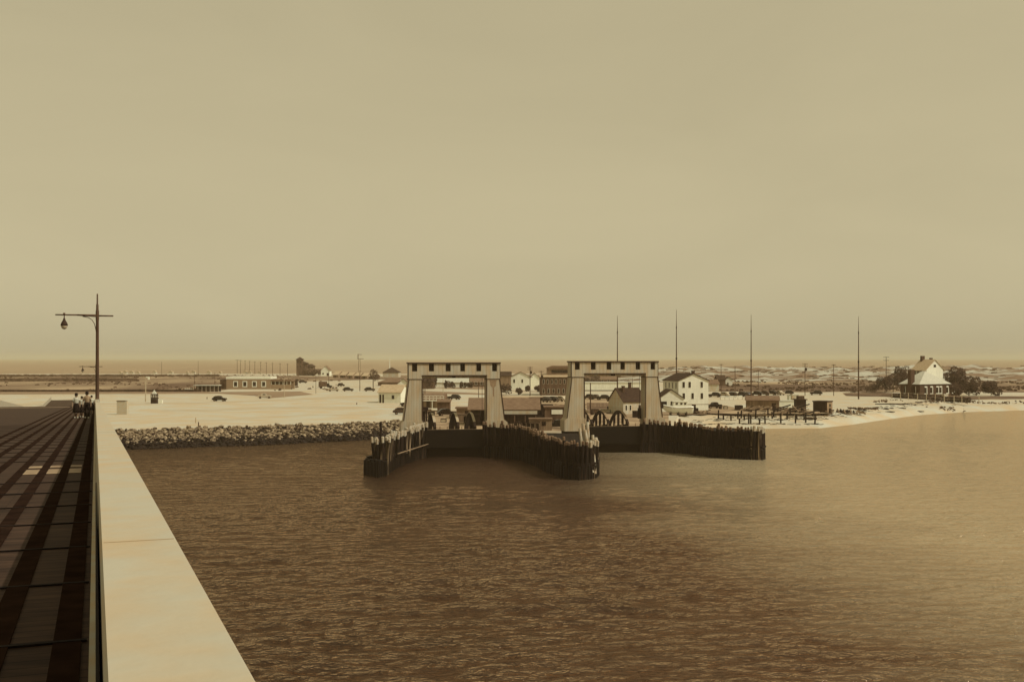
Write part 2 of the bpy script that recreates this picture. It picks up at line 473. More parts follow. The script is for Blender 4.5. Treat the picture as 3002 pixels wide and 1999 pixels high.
sheet('weedy_ground', [(1720, 1180), (1960, 1180), (2100, 1184), (2190, 1200), (2060, 1214), (1980, 1216), (1720, 1212)], 'scrub', 2.52, wob=1)
sheet('weed_fringe', [(2480, 1160), (2600, 1163), (2720, 1172), (2830, 1171), (3300, 1166), (3300, 1160), (2830, 1162), (2560, 1149), (2470, 1152)], 'darkscrub', 2.536, wob=.6)

sheet('yard', [(1236, 1200), (1330, 1204), (1560, 1200), (1960, 1196), (1960, 1264), (1236, 1264)], mat('worn_yard', .14, .2, 1, .3, L2=.32), 2.516, wob=1)
sheet('worn_ground', [(1560, 1161), (1700, 1162), (1960, 1168), (1960, 1199), (1440, 1197), (1440, 1160)], mat('worn_ground_soil', .19, .2, 1, .2, L2=.33), 2.514, wob=1)
sheet('worn_ground', [(1990, 1204), (2180, 1200), (2440, 1205), (2430, 1211), (2200, 1213), (1990, 1212)], mat('littered_sand', .20, .2, 1, .3, L2=.36), 2.518, wob=1)
sheet('grass_bank', [(1240, 1124), (1300, 1124), (1440, 1127), (1440, 1142), (1240, 1140)], 'road', 2.53, wob=.6)
# dunes beyond the right-hand side of the village
def vnoise(x, y, seed=0):
    from mathutils import noise
    return noise.fractal(Vector((x, y, seed)), 1.0, 2.0, 5)
d = MB(); nx, ny = 150, 46
for j in range(ny):
    for i in range(nx):
        u = 1780 + (5200 - 1780) * (i / (nx - 1)) ** 1.25
        y = 610 + 370 * j / (ny - 1)
        x = (u - CX) / F * y
        edge = min(1, j / 9) * min(1, (ny - 1 - j) / 6) * min(1, i / 14)
        h = edge * (2.0 + 3.2 * max(0, j / ny) + 2.6 * max(-.35, vnoise(x * .02, y * .03, 3)) + 2.4 * vnoise(x * .07, y * .09, 8))
        d.v.append((x, y, 2.4 + max(0, h)))
for j in range(ny - 1):
    for i in range(nx - 1):
        d.f.append([j * nx + i, j * nx + i + 1, (j + 1) * nx + i + 1, (j + 1) * nx + i]); d.m.append(0)
tag(d.build('dunes', 'dune', fix=False, smooth=True), kind='structure')

# ------------------------------------------------------------------ bridge carrying the photographer
BX = (279 - CX) / F
bdir = Vector((BX, 1, 0)).normalized(); bper = Vector((bdir.y, -bdir.x, 0))
def deck_z(Y):
    if Y <= 165: return CZ - 1.6 - .034 * Y
    return max(2.56, CZ - 1.6 - .034 * 165 - .062 * (Y - 165))
def B(Y, a, dz=0.0):
    p = bdir * (Y / bdir.y) + bper * a
    return Vector((p.x, p.y, deck_z(Y) + dz))
def strip(mb, ys, prof):
    """sweep closed (a,dz) profile along the bridge"""
    n = len(prof); o = len(mb.v)
    for y in ys:
        for a, dz in prof: mb.v.append(tuple(B(y, a, dz)))
    for k in range(len(ys) - 1):
        for i in range(n):
            j = (i + 1) % n
            mb.f.append([o + k * n + i, o + k * n + j, o + (k + 1) * n + j, o + (k + 1) * n + i]); mb.m.append(mb.cm)
    mb.f.append([o + i for i in range(n)]); mb.m.append(mb.cm)
    mb.f.append([o + (len(ys) - 1) * n + i for i in reversed(range(n))]); mb.m.append(mb.cm)
br = thing('bridge', 'road bridge with plank-jointed deck and broad pale concrete parapet at lower left', 'bridge')
YS = [-30, 0, 30, 60, 90, 120, 150, 165, 170, 190, 230, 290, 352]
deck_mat = M['deck']
_n, _l = deck_mat.node_tree.nodes, deck_mat.node_tree.links
_tc = _n['Texture Coordinate']; _wm = _n.new('ShaderNodeMapping'); _wm.inputs['Rotation'].default_value = (0, 0, -math.atan2(BX, 1) * -1)
_l.new(_tc.outputs['Object'], _wm.inputs[0])
_bt = _n.new('ShaderNodeTexBrick'); _bt.inputs['Scale'].default_value = 1; _bt.inputs['Brick Width'].default_value = 2.4; _bt.inputs['Row Height'].default_value = .18; _bt.inputs['Mortar Size'].default_value = .008
_bt.inputs['Color1'].default_value = (.75, .75, .75, 1); _bt.inputs['Color2'].default_value = (1.15, 1.15, 1.15, 1); _bt.inputs['Mortar'].default_value = (.3, .3, .3, 1)
_mx = _n.new('ShaderNodeMix'); _mx.data_type = 'RGBA'; _mx.blend_type = 'MULTIPLY'; _mx.inputs[0].default_value = 1
_l.new(_wm.outputs[0], _bt.inputs['Vector']); _l.new(_n['Color Ramp'].outputs[0], _mx.inputs[6]); _l.new(_bt.outputs[0], _mx.inputs[7]); _l.new(_mx.outputs[2], _n['Principled BSDF'].inputs['Base Color'])
m = MB(); strip(m, YS, [(.0, -.9), (.0, 0), (-13.3, 0), (-13.3, -.9)]); m.build('deck', deck_mat, br)
m = MB(); strip(m, YS, [(.010, -.9), (.010, .0), (.016, 1.03), (.024, 1.05), (.284, 1.05), (.296, 1.03), (.296, -.9)]); m.build('parapet', 'parapet', br)
m = MB(); strip(m, YS, [(-13.3, -.9), (-13.3, 1.0), (-13.0, 1.0), (-13.0, -.9)]); m.build('parapet', 'parapet', br)
m = MB(); strip(m, YS, [(-.035, .004), (-.035, .05), (.008, .05), (.008, .004)]); m.build('ledge', 'concrete', br)
for a in (-.17, -.60, -1.02, -1.46, -1.92, -2.40, -2.9, -3.4):  # dark bands along the deck paint the shadows of a railing
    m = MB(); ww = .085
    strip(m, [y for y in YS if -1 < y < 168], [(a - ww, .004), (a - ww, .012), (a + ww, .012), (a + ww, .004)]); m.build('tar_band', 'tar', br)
y = 2.7
jn = 0
while y < 60:
    if not (22 < y < 26.5):
        m = MB(); strip(m, [y, y + .05], [(-6, .004), (-6, .016), (-.05, .016), (-.05, .004)]); m.build('deck_joint', 'joint', br)
    y += 2.2; jn += 1
for y0, y1 in ((22.6, 23.9), (24.5, 25.1)):
    m = MB(); strip(m, [y0, y1], [(-1.5, .004), (-1.5, .010), (-.28, .010), (-.28, .004)]); m.build('expansion_plate', 'steel_pale', br)
m = MB(); strip(m, [148, 151], [(-13, .004), (-13, .015), (-3.2, .015), (-3.2, .004)]); m.build('expansion_plate', 'steel_pale', br)
for Y in (10, 48, 86, 124, 162):
    m = MB()
    for a in (-2.2, -10.8):
        p = B(Y, a); m.tube((p.x, p.y, -3.8), (p.x, p.y, deck_z(Y) - 1.4), .8, .7, 14)
    p, q = B(Y, .1, -1.15), B(Y, -13.1, -1.15); m.beam(p, q, 1.6, .6); m.build('pier', 'concrete', br)
JOINTM = mat('faint_joint', .27, .1)
m = MB(); strip(m, [0, 3, 7.5], [(.002, .06), (.002, 1.0), (.009, 1.0), (.009, .06)]); m.build('joint_strip', 'joint', br)  # dark strip painting the shade on the parapet's inner face
for Y in (4.05, 16, 28):
    m = MB(); strip(m, [Y, Y + .012], [(.03, 1.0505), (.03, 1.0515), (.28, 1.0515), (.28, 1.0505)]); m.build('coping_joint', JOINTM, br)

# ramp embankment under the landward end
m = MB()
ys = [y for y in range(196, 353, 12)]
for y in ys:
    z = deck_z(y) - .9
    for a, zz in ((2.0, 2.3), (.2, max(z, 2.35)), (-13.2, max(z, 2.35)), (-16, 2.3)):
        p = B(y, a); m.v.append((p.x, p.y, zz))
for k in range(len(ys) - 1):
    for i in range(3): m.f.append([k * 4 + i, k * 4 + i + 1, (k + 1) * 4 + i + 1, (k + 1) * 4 + i]); m.m.append(0)
m.f.append([0, 1, 2, 3]); m.m.append(0)
tag(m.build('embankment', 'sand'), kind='structure')

# lamp posts on the parapet
def make_lamp():
    t = thing('street_lamp', '', 'street lamp')
    m = MB(); m.lathe([(.17, 0), (.17, .12), (.135, .2), (.125, 1.0), (.105, 6.2), (.12, 6.25), (.12, 6.9), (.095, 7.0), (.085, 7.4), (.06, 7.45), (.05, 8.2), (.03, 8.25)], n=14); m.build('pole', 'lamppaint', t, smooth=True)
    m = MB(); m.box(-.16, .16, -.2, .2, -.14, .16); m.build('pedestal', 'concrete', t)
    m = MB(); m.tube((0, 0, 6.56), (-1.4, 0, 6.60), .11, .06, 10); m.tube((-1.4, 0, 6.60), (-2.85, 0, 6.60), .06, .05, 10); m.lathe([(.075, -.07), (.075, .12)], (-2.25, 0, 6.63), 10)
    m.tube((0, 0, 6.56), (1.1, 0, 6.56), .06, .055, 10); m.lathe([(.05, -.06), (.12, 0), (.05, .06)], (.32, 0, 6.56), 8); m.build('arm', 'lamppaint', t, smooth=True)
    m = MB(); m.path([(-.05, 0, 5.1), (-.10, 0, 5.5), (-.2, 0, 5.95), (-.38, 0, 6.25), (-.62, 0, 6.42), (-1.0, 0, 6.50)], [.035, .03, .025, .025, .03, .035], 6); m.build('brace', 'lamppaint', t)
    l = MB(); l.lathe([(.24, -.85), (.25, -.78), (.2, -.62), (.09, -.42), (.07, -.3), (.035, -.25), (.035, 0)], (-2.25, 0, 6.62), 14)
    lo = l.build('lamp_hood', 'trim', t, smooth=True)
    l = MB(); l.lathe([(.02, -1.12), (.12, -1.09), (.19, -1.0), (.225, -.9), (.225, -.84)], (-2.25, 0, 6.62), 14); l.build('globe', 'glass', lo, smooth=True)
    return t
lamp = make_lamp()
rzb = math.atan2(bper.y, bper.x)
p = B(80, .15, 1.19); lamp.scale = (1, 1, .955); lamp.location = (p.x, p.y, p.z - .05); lamp.rotation_euler = (0, 0, rzb)
tag(lamp, 'tall dark street lamp in front with hanging globe on cross arm above the parapet', group='street lamps along the bridge parapet')
p = B(198, .15, 1.19)
dup(lamp, 'small far street lamp seen just behind the tall lamp post', (p.x, p.y, p.z + .2), rzb, 'street lamps along the bridge parapet')

# ------------------------------------------------------------------ ferry slips: gantries
PH = R(10)
ex, ey = Vector((math.cos(PH), math.sin(PH), 0)), Vector((-math.sin(PH), math.cos(PH), 0))
def make_gantry(u, Y, top, W, label):
    o = AT(u, Y, 0)
    t = thing('ferry_gantry', label, 'gantry', o, PH, 'gantries over the two ferry slips')
    jz, bz, gz, D, tw = top - 2.7, top - 2.05, top - 2.5, 3.0, 2.12
    # towers
    for s in (0, 1):
        prof = [(0, jz), (tw, jz), (tw + .03, 5.9), (-.82, 5.9)]
        if s: prof = [(W - x, z) for x, z in prof]
        m = MB(); m.prism(prof, 0, D, 'y'); tw_o = m.build('tower', 'gantry', t)
        pr = [(-.05, jz + .12), (tw + .05, jz + .12), (tw + .05, jz), (-.05, jz)]
        if s: pr = [(W - x, z) for x, z in pr]
        m = MB(); m.prism(pr, -.05, D + .05, 'y'); m.build('belt_moulding', 'trim', tw_o)
        for (a, c, a2, c2) in ((-.04, jz, -.86, 5.9), (tw - .02, jz, tw + .01, 5.9)):
            pr = [(a, c), (a + .16, c), (a2 + .16, c2), (a2, c2)]
            if s: pr = [(W - x, z) for x, z in pr]
            m = MB(); m.prism(pr, -.045, .0, 'y'); m.build('corner_board', 'trim', tw_o)
        pr = [(-1.25, 3.7), (-1.25, 5.5), (-.8, 5.9), (tw + .1, 5.9), (tw + .1, 3.7)]
        if s: pr = [(W - x, z) for x, z in pr]
        m = MB(); m.prism(pr, -.1, D + .2, 'y'); m.build('footing', 'gantry', t)
        pr = [(-1.1, -1), (-1.1, 3.7), (tw, 3.7), (tw, -1)]
        if s: pr = [(W - x, z) for x, z in pr]
        m = MB(); m.prism(pr, 0, D, 'y'); m.build('pile_base', 'pile', t)
    # beam with six real openings
    ops = [(.55, 1.38), (3.27, 4.1), (5.98, 6.8), (8.37, 9.14), (11.0, 11.8), (13.6, 14.4)]
    ops = [(a * W / 14.9, b * W / 14.9) for a, b in ops]
    oz0, oz1 = top - 1.38, top - .14
    m = MB(); xs = 0.0
    for a, b in ops:
        m.box(xs, a, 0, .5, oz0, oz1); xs = b
    m.box(xs, W, 0, .5, oz0, oz1)
    m.box(0, W, 0, .5, bz, oz0)
    m.box(0, tw, 0, .5, jz + .12, bz); m.box(W - tw, W, 0, .5, jz + .12, bz)
    bo = m.build('beam', 'gantrytop', t)
    m = MB(); m.box(0, W, .5, D, bz + .1, oz1); m.box(0, tw, .5, D, jz + .12, bz + .1); m.box(W - tw, W, .5, D, jz + .12, bz + .1); m.build('beam_core', ['gantrytop'], bo)
    for a, b in ops:
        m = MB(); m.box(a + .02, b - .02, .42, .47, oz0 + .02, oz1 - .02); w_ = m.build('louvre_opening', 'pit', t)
        m = MB()
        for k in range(6):
            z = oz0 + .12 + k * .19; m.box(a + .03, b - .03, .3, .38, z, z + .05)
        m.build('slat', 'trim', w_)
    m = MB(); m.box(-.12, W + .12, -.16, D + .16, oz1, oz1 + .2); m.build('roof_cap', 'trim', t)
    m = MB(); m.box(-.05, .0, -.04, .5, jz, oz1); m.build('corner_board', 'trim', t)
    m = MB(); m.box(W, W + .05, -.04, .5, jz, oz1); m.build('corner_board', 'trim', t)
    m = MB(); m.box(tw, W - tw, -.06, 0, bz - .1, bz + .08); m.build('soffit_board', 'trim', t)
    m = MB(); m.box(tw, W - tw, 1.9, 2.5, gz, bz + .1); m.build('rear_girder', 'gantrytop', t)
    m = MB(); m.box(W * .5 - .22, W * .5 + .22, 1.0, 1.8, gz + .1, bz - .02); m.tube((W * .5 - .3, 1.4, gz + .25), (W * .5 + .3, 1.4, gz + .25), .22, n=12); m.build('hoist_block', 'iron', t)
    if u < 1300:
        m = MB(); m.add([(W - 1.75, -.004, jz - .02), (W - .55, -.004, jz - .02), (W - .7, -.004, jz - 1.1), (W - .95, -.004, jz - 1.3), (W - .98, -.004, jz - 2.8), (W - 1.2, -.004, jz - 2.8), (W - 1.25, -.004, jz - 1.35), (W - 1.6, -.004, jz - 1.0)], [tuple(range(8))]); m.build('rust_stain', mat('stain', .20, .15, .8, 2), t, fix=False)
    for x in (tw + .5, W - tw - .5):   # lifting cables with counterweights
        m = MB(); m.tube((x, 2.2, gz), (x, 2.2, 5.0), .035, n=6); c = m.build('cable', 'iron', t)
        m = MB(); m.box(x - .25, x + .25, 1.95, 2.45, 5.6, 7.4); m.build('counterweight', 'iron', c)
    return t, o
gl, ol = make_gantry(1198, 175, 15.2, 14.85, 'left pale timber gantry with six dark openings over the ferry slip')
gr_, orr = make_gantry(1676, 183, 15.4, 15.05, 'right pale timber gantry with six dark openings, nearer the white houses')

def make_ramp(o, W, n, xs, label, pale):
    t = thing('transfer_bridge', label, 'ferry ramp', o, PH, 'hinged ramps inside the ferry slips')
    L = 15.5
    m = MB(); m.prism([(0, 4.25), (0, 4.5), (L, 2.95), (L, 2.6)], 2.5, W - 2.5, 'x'); m.build('ramp_deck', 'plank', t)
    m = MB(); m.prism([(-.35, 4.45), (-.35, 1.6), (.0, 1.3), (.0, 4.45)], 2.4, W - 2.4, 'x'); m.build('apron', 'wet', t)
    m = MB(); m.box(2.5, W - 2.5, .9, 9, -.6, 2.4); m.build('underframe', 'pit', t)  # dark block added to stand in for the shade below the ramp
    for x in xs:
        # bowstring side girder: arched plate rim, hangers and bottom chord
        N = 14; hgt = 2.55
        def zb(y): return 4.5 - (4.5 - 2.95) * y / L
        outer = [(y0, zb(y0) + hgt * math.sin(math.pi * y0 / 12.5) ** .8 + .18) for y0 in [12.5 * k / N for k in range(N + 1)]]
        m = MB()
        for (y0, z0), (y1, z1) in zip(outer, outer[1:]):
            m.beam((x, y0 + .3, z0), (x, y1 + .3, z1), .34, .42)
        m.beam((x, .3, zb(0) + .18), (x, 12.8, zb(12.5) + .18), .3, .36)
        go = m.build('bow_girder', 'iron', t)
        m = MB()
        for (y0, z0), (y1, z1) in zip(outer[1:-2], outer[2:-1]):
            m.beam((x, y0 + .3, z0 + .24), (x, y1 + .3, z1 + .24), .42, .05)
        m.build('top_flange', 'ironpale' if pale else 'gantry', go)  # pale tone paints the sunlight caught along the girder top
        for k in range(1, N, 1 if not pale else 3):
            m = MB(); y0, z0 = outer[k]; m.beam((x, y0 + .3, zb(y0) + .2), (x, y0 + .3, z0), .16, .5 if not pale else .4); m.build('hanger', 'iron', go)
    m = MB()
    for k in range(9):
        x = 2.7 + (W - 5.4) * k / 8; m.beam((x, .15, 4.45), (x, .15, 4.95), .12, .12)
    m.build('kerb_block', 'plank', t)
    return t
make_ramp(ol, 14.85, 3, (4.3, 8.1, 10.8), 'dark ramp with solid looking bow girders under the left gantry', False)
make_ramp(orr, 15.05, 3, (3.7, 6.6, 9.9), 'dark ramp with slotted bow girders under the right gantry', True)

# signal post beside the left ramp
q = ol + ex * 3.0 + ey * 1.4
t = thing('signal_post', 'dark thin signal post with box beside the left gantry tower', 'signal post', (q.x, q.y, 4.3), PH)
m = MB(); m.lathe([(.16, 0), (.14, 3.2), (.1, 3.3)], n=8); m.build('post', 'iron', t)
m = MB(); m.box(-.75, .25, -.25, .25, 3.2, 3.75); m.build('lamp_box', 'iron', t)
m = MB(); m.box(-.7, .4, -.1, .1, 2.0, 2.1); m.box(-.7, .4, -.1, .1, 1.3, 1.4); m.build('rail', 'iron', t)

# ------------------------------------------------------------------ fender piers made of piles
def pile_mesh():
    m = MB(); m.lathe([(.19, 0), (.185, 5.2), (.18, 6.2)], n=8)
    m.cm = 1; m.lathe([(.182, 6.2), (.178, 7.1), (.15, 7.2)], n=8)
    m2 = m
    return m2
def fender(name, label, pts, back, closed_end=True, wet_pts=None, top_mat='piletop', cap=None, litfrom=None, group='fender piers beside the ferry slips'):
    """pts: (x, y, ztop, outward offset) along the pile face"""
    t = thing(name, label, 'fender pier', (pts[0][0], pts[0][1], 0), 0, group)
    ox, oy = pts[0][0], pts[0][1]
    P3 = [Vector((p[0] - ox, p[1] - oy, p[2])) for p in pts]
    first = None; n = 0
    total = sum((Vector((b.x - a.x, b.y - a.y))).length for a, b in zip(P3, P3[1:]))
    step = max(.43, total / 96)
    meshes = {}
    def get(kind):
        if kind in meshes: return meshes[kind]
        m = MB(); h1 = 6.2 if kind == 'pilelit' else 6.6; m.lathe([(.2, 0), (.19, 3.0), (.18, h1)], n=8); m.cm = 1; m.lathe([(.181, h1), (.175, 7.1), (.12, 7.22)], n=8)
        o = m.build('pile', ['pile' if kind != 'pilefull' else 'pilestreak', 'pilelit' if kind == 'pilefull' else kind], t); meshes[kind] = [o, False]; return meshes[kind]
    acc = 0
    dist = 0.0
    for a, b in zip(P3, P3[1:]):
        L = math.hypot(b.x - a.x, b.y - a.y)
        d = Vector(((b.x - a.x) / L, (b.y - a.y) / L, 0))
        s = acc
        while s < L:
            f = s / L
            x, y, z = a.x + (b.x - a.x) * f, a.y + (b.y - a.y) * f, a.z + (b.z - a.z) * f
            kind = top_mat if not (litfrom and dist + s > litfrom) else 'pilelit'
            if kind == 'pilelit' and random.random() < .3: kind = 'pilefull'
            rec = get(kind)
            if rec[1]:
                o = rec[0].copy(); COL.objects.link(o)
            else:
                o = rec[0]; rec[1] = True
            zt = z + random.uniform(-.24, .2) + (.4 if random.random() < .08 else 0)
            sc_ = random.uniform(.95, 1.28)
            hh = zt + .5
            o.scale = (sc_, sc_, hh / 7.22)
            bat = random.uniform(.01, .085)
            nrm = Vector((d.y, -d.x, 0))
            o.location = (x + nrm.x * hh * bat * .5 + random.uniform(-.06, .06), y + nrm.y * hh * bat * .5 + random.uniform(-.06, .06), -.5)
            # lean the head back towards the pier
            o.rotation_euler = (bat * nrm.y * 1.0 + random.uniform(-.02, .02), -bat * nrm.x + random.uniform(-.02, .02), random.uniform(0, 6))
            n += 1
            s += step * random.uniform(.85, 1.15)
        acc = s - L
        dist += L
    # backing boards: a deep closed box following the face
    def wall(off0, off1, zlo, zhi_off, nm, mt, zabs=None):
        m = MB()
        for a, b in zip(P3, P3[1:]):
            L = math.hypot(b.x - a.x, b.y - a.y); d = Vector(((b.x - a.x) / L, (b.y - a.y) / L, 0)); nr = Vector((d.y, -d.x, 0))
            c = [a + nr * off0 - d * .1, b + nr * off0 + d * .1, b + nr * off1 + d * .1, a + nr * off1 - d * .1]
            lo = zlo
            vs = [(p.x, p.y, lo) for p in c] + [(c[0].x, c[0].y, zabs or a.z + zhi_off), (c[1].x, c[1].y, zabs or b.z + zhi_off), (c[2].x, c[2].y, zabs or b.z + zhi_off), (c[3].x, c[3].y, zabs or a.z + zhi_off)]
            m.add(vs, [(0, 3, 2, 1), (4, 5, 6, 7), (0, 1, 5, 4), (1, 2, 6, 5), (2, 3, 7, 6), (3, 0, 4, 7)])
        return m.build(nm, mt, t)
    wall(-.22, -.75, -.6, -.75, 'sheathing', 'pile')
    wall(.12, -.3, -.6, 0, 'wet_skirt', 'wet', zabs=1.6)
    st = None; cum = 0.0; nstub = min(96, int(total / .5)); segs = []
    for a, b in zip(P3, P3[1:]):
        L = math.hypot(b.x - a.x, b.y - a.y); segs.append((cum, L, a, b)); cum += L
    for k in range(nstub):
        s = (k + .5) * total / nstub
        c0, L, a, b = [g_ for g_ in segs if g_[0] <= s + 1e-6][-1]
        f = (s - c0) / L; d = Vector(((b.x - a.x) / L, (b.y - a.y) / L, 0)); nr = Vector((d.y, -d.x, 0))
        if st is None:
            m = MB(); m.lathe([(.27, -.8), (.26, 1.0), (.2, 1.03)], n=8); o = st = m.build('stub_pile', 'wet', t)
        else:
            o = st.copy(); COL.objects.link(o)
        q_ = a.lerp(b, f) + nr * random.uniform(.08, .24); o.location = (q_.x, q_.y, 0); o.scale = (1, 1, random.uniform(1.5, 1.9))
    wall(.36, .16, 1.85, 0, 'waler', 'pile', zabs=2.15)
    m = MB()
    if back:
        poly = [(p.x, p.y) for p in P3] + [(b[0] - ox, b[1] - oy) for b in back]
        m.prism(poly, -.4, min(p.z for p in P3) - 1.3, 'z'); m.build('pier_core', 'pile', t)
    return t, (ox, oy)

def PT(u, Y, z): p = AT(u, Y, z); return (p.x, p.y, z)
pt = [PT(1421, 176, 5.65), PT(1478, 175, 5.45), PT(1533, 171, 5.3), PT(1575, 162, 5.2), PT(1612, 152.5, 5.1), PT(1655, 145, 5.0), PT(1700, 143, 5.1), PT(1738, 145, 5.1), PT(1750, 150, 5.0)]
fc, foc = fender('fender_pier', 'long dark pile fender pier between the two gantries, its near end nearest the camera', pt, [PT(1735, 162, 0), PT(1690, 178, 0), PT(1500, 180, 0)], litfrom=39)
# pale leaning spare piles at the pier head
m_first = None
for (u, Y, z0, du, z1, r) in ((1718, 146.5, 1.5, -10, 7.2, .26), (1728, 147, 1.5, -8, 7.4, .25), (1735, 146, .8, -22, 6.4, .24), (1742, 146.5, .6, -6, 5.7, .22), (1712, 146, 1.8, -14, 6.6, .2)):
    a = AT(u, Y, z0); b = AT(u + du, Y + .4, z1)
    m = MB(); m.tube((a.x - foc[0], a.y - foc[1] - 1.3, z0), (b.x - foc[0], b.y - foc[1] - .9, z1), r, r * .9, 9)
    tag(m.build('leaning_pile', 'pilelit', fc), 'bleached leaning pile')
pt = [PT(1880, 184.2, 5.6), PT(1950, 184.8, 5.35), PT(2000, 183.5, 5.2), PT(2045, 179, 5.15), PT(2085, 176, 5.0), PT(2140, 173.5, 5.05), PT(2190, 172, 5.1), PT(2228, 171.5, 5.1), PT(2239, 173, 5.0)]
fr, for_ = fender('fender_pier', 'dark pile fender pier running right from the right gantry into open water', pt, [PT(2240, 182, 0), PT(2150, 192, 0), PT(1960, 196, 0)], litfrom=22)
pt = [PT(1099, 151.5, 4.95), PT(1108, 149.5, 5.0), PT(1128, 149.5, 5.1), PT(1150, 157, 5.15), PT(1175, 163, 5.2), PT(1210, 170, 5.3), PT(1249, 177, 5.4)]
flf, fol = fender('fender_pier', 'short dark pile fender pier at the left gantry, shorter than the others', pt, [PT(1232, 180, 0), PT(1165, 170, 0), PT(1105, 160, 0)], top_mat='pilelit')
a, b = PT(1122, 150.5, 2), PT(1116, 151.5, 6.9)
m = MB(); m.tube((a[0] - fol[0], a[1] - fol[1] - 1.0, 2), (b[0] - fol[0], b[1] - fol[1], 7.1), .22, .17, 8); m.build('leaning_pile', 'pile', flf)
m = MB()   # white capped boards beside the tower
pa, pb = PT(1196, 168.5, 5.45), PT(1249, 177.5, 5.6)
m.beam((pa[0] - fol[0] + .25, pa[1] - fol[1] - .2, 5.0), (pb[0] - fol[0] + .25, pb[1] - fol[1] - .2, 5.15), .25, .95); m.build('cap_board', 'pilelit', flf)
m = MB()
pa, pb = PT(1156, 157.5, 2.3), PT(1249, 176, 2.3)
m.beam((pa[0] - fol[0] + .5, pa[1] - fol[1] - .15, 2.2), (pb[0] - fol[0] + .5, pb[1] - fol[1] - .15, 2.2), .12, .10); m.build('fender_rail', 'ironpale', flf)
c = [PT(1072, 151, 0), PT(1110, 146.5, 0), PT(1130, 148.5, 0), PT(1104, 156, 0)]
m = MB(); m.prism([(q_[0] - fol[0], q_[1] - fol[1]) for q_ in c], -.6, 1.8, 'z'); m.build('low_dolphin', 'wet', flf)
stb = None
for i in range(4):
    a, b = c[i], c[(i + 1) % 4]; L = math.hypot(b[0] - a[0], b[1] - a[1])
    for k in range(int(L / .55)):
        f = k * .55 / L
        if stb is None: m = MB(); m.lathe([(.3, -.8), (.29, 1.9), (.24, 1.95)], n=8); o = stb = m.build('dolphin_pile', 'wet', flf)
        else: o = stb.copy(); COL.objects.link(o)
        o.location = (a[0] + (b[0] - a[0]) * f - fol[0], a[1] + (b[1] - a[1]) * f - fol[1], 0); o.scale = (1, 1, random.uniform(.95, 1.2))

# ------------------------------------------------------------------ rubble revetment
def rock_mesh(seed, sub=1):
    rnd = random.Random(seed)
    bm = bmesh.new(); bmesh.ops.create_icosphere(bm, subdivisions=sub, radius=.5)
    for v in bm.verts:
        v.co *= rnd.uniform(.72, 1.15); v.co.x *= 1.25; v.co.z *= .72
    return [tuple(v.co) for v in bm.verts], [[v.index for v in f.verts] for f in bm.faces]
m = MB(); rows_ = []
for u in range(-400, 1190, 30):
    yw, yt = lerp_table(SHORE, u)
    rows_.append([AT(u, yw - 6, -2.0), AT(u, yw - .6, .0), AT(u, yt + .1, 2.56)])
for r_ in rows_: m.v += [tuple(q_) for q_ in r_]
for k in range(len(rows_) - 1):
    for i in range(2): m.f.append([k * 3 + i, (k + 1) * 3 + i, (k + 1) * 3 + i + 1, k * 3 + i + 1]); m.m.append(0)
tag(m.build('shore_slope', 'rockwet', fix=False), kind='structure')  # wet dark bed, also painting the shade in gaps between the stones
rocks = []
rnd = random.Random(11)
protoR = [rock_mesh(s) for s in range(7)]
for k in range(2700):
    u = rnd.uniform(240, 1186)
    yw, yt = lerp_table(SHORE, u)
    f = rnd.random()
    y = yw - .8 + f * (yt - yw + 1.0)
    z = 2.5 * (y - yw) / (yt - yw) + rnd.uniform(-.05, .3)
    p = AT(u, y, z)
    rocks.append(((.28 + .95 * rnd.random() ** 1.7), p, rnd.randrange(7), (rnd.uniform(-.5, .5), rnd.uniform(-.5, .5), rnd.uniform(0, 6)), z))
rocks.sort(key=lambda r: -r[0] / r[1].y * (1 if (r[1].x / r[1].y * F + CX) > 345 else .1))
rmesh = []
for k, (vs, fs) in enumerate(protoR):
    o = MB().add(vs, fs).build('rock', 'rock'); rmesh.append(o.data); bpy.data.objects.remove(o)
rmesh_w = []
for me in rmesh:
    q_ = me.copy(); q_.materials.clear(); q_.materials.append(M['rockwet']); rmesh_w.append(q_)
stuff = MB()
for i, (s, p, k, rot, z) in enumerate(rocks):
    if i < 300:
        o = bpy.data.objects.new('rock', (rmesh_w if z < .95 + .35 * math.sin(i * 12.9) else rmesh)[k]); COL.objects.link(o)
        o.location = p; o.rotation_euler = rot; o.scale = (s, s, s)
        tag(o, 'grey granite boulder in the rubble bank along the left shore', 'boulder', 'boulders of the rubble bank')
    else:
        from mathutils import Euler
        mtx = Matrix.Translation(p) @ Euler(rot).to_matrix().to_4x4() @ Matrix.Scale(s, 4)
        stuff.cm = 1 if z < .95 + .35 * math.sin(i * 12.9) else 0
        stuff.add([mtx @ Vector(v) for v in protoR[k][0]], protoR[k][1])
tag(stuff.build('rubble', ['rock', 'rockwet'], fix=False), 'pale broken stones filling the shore bank', 'rubble', kind='stuff')

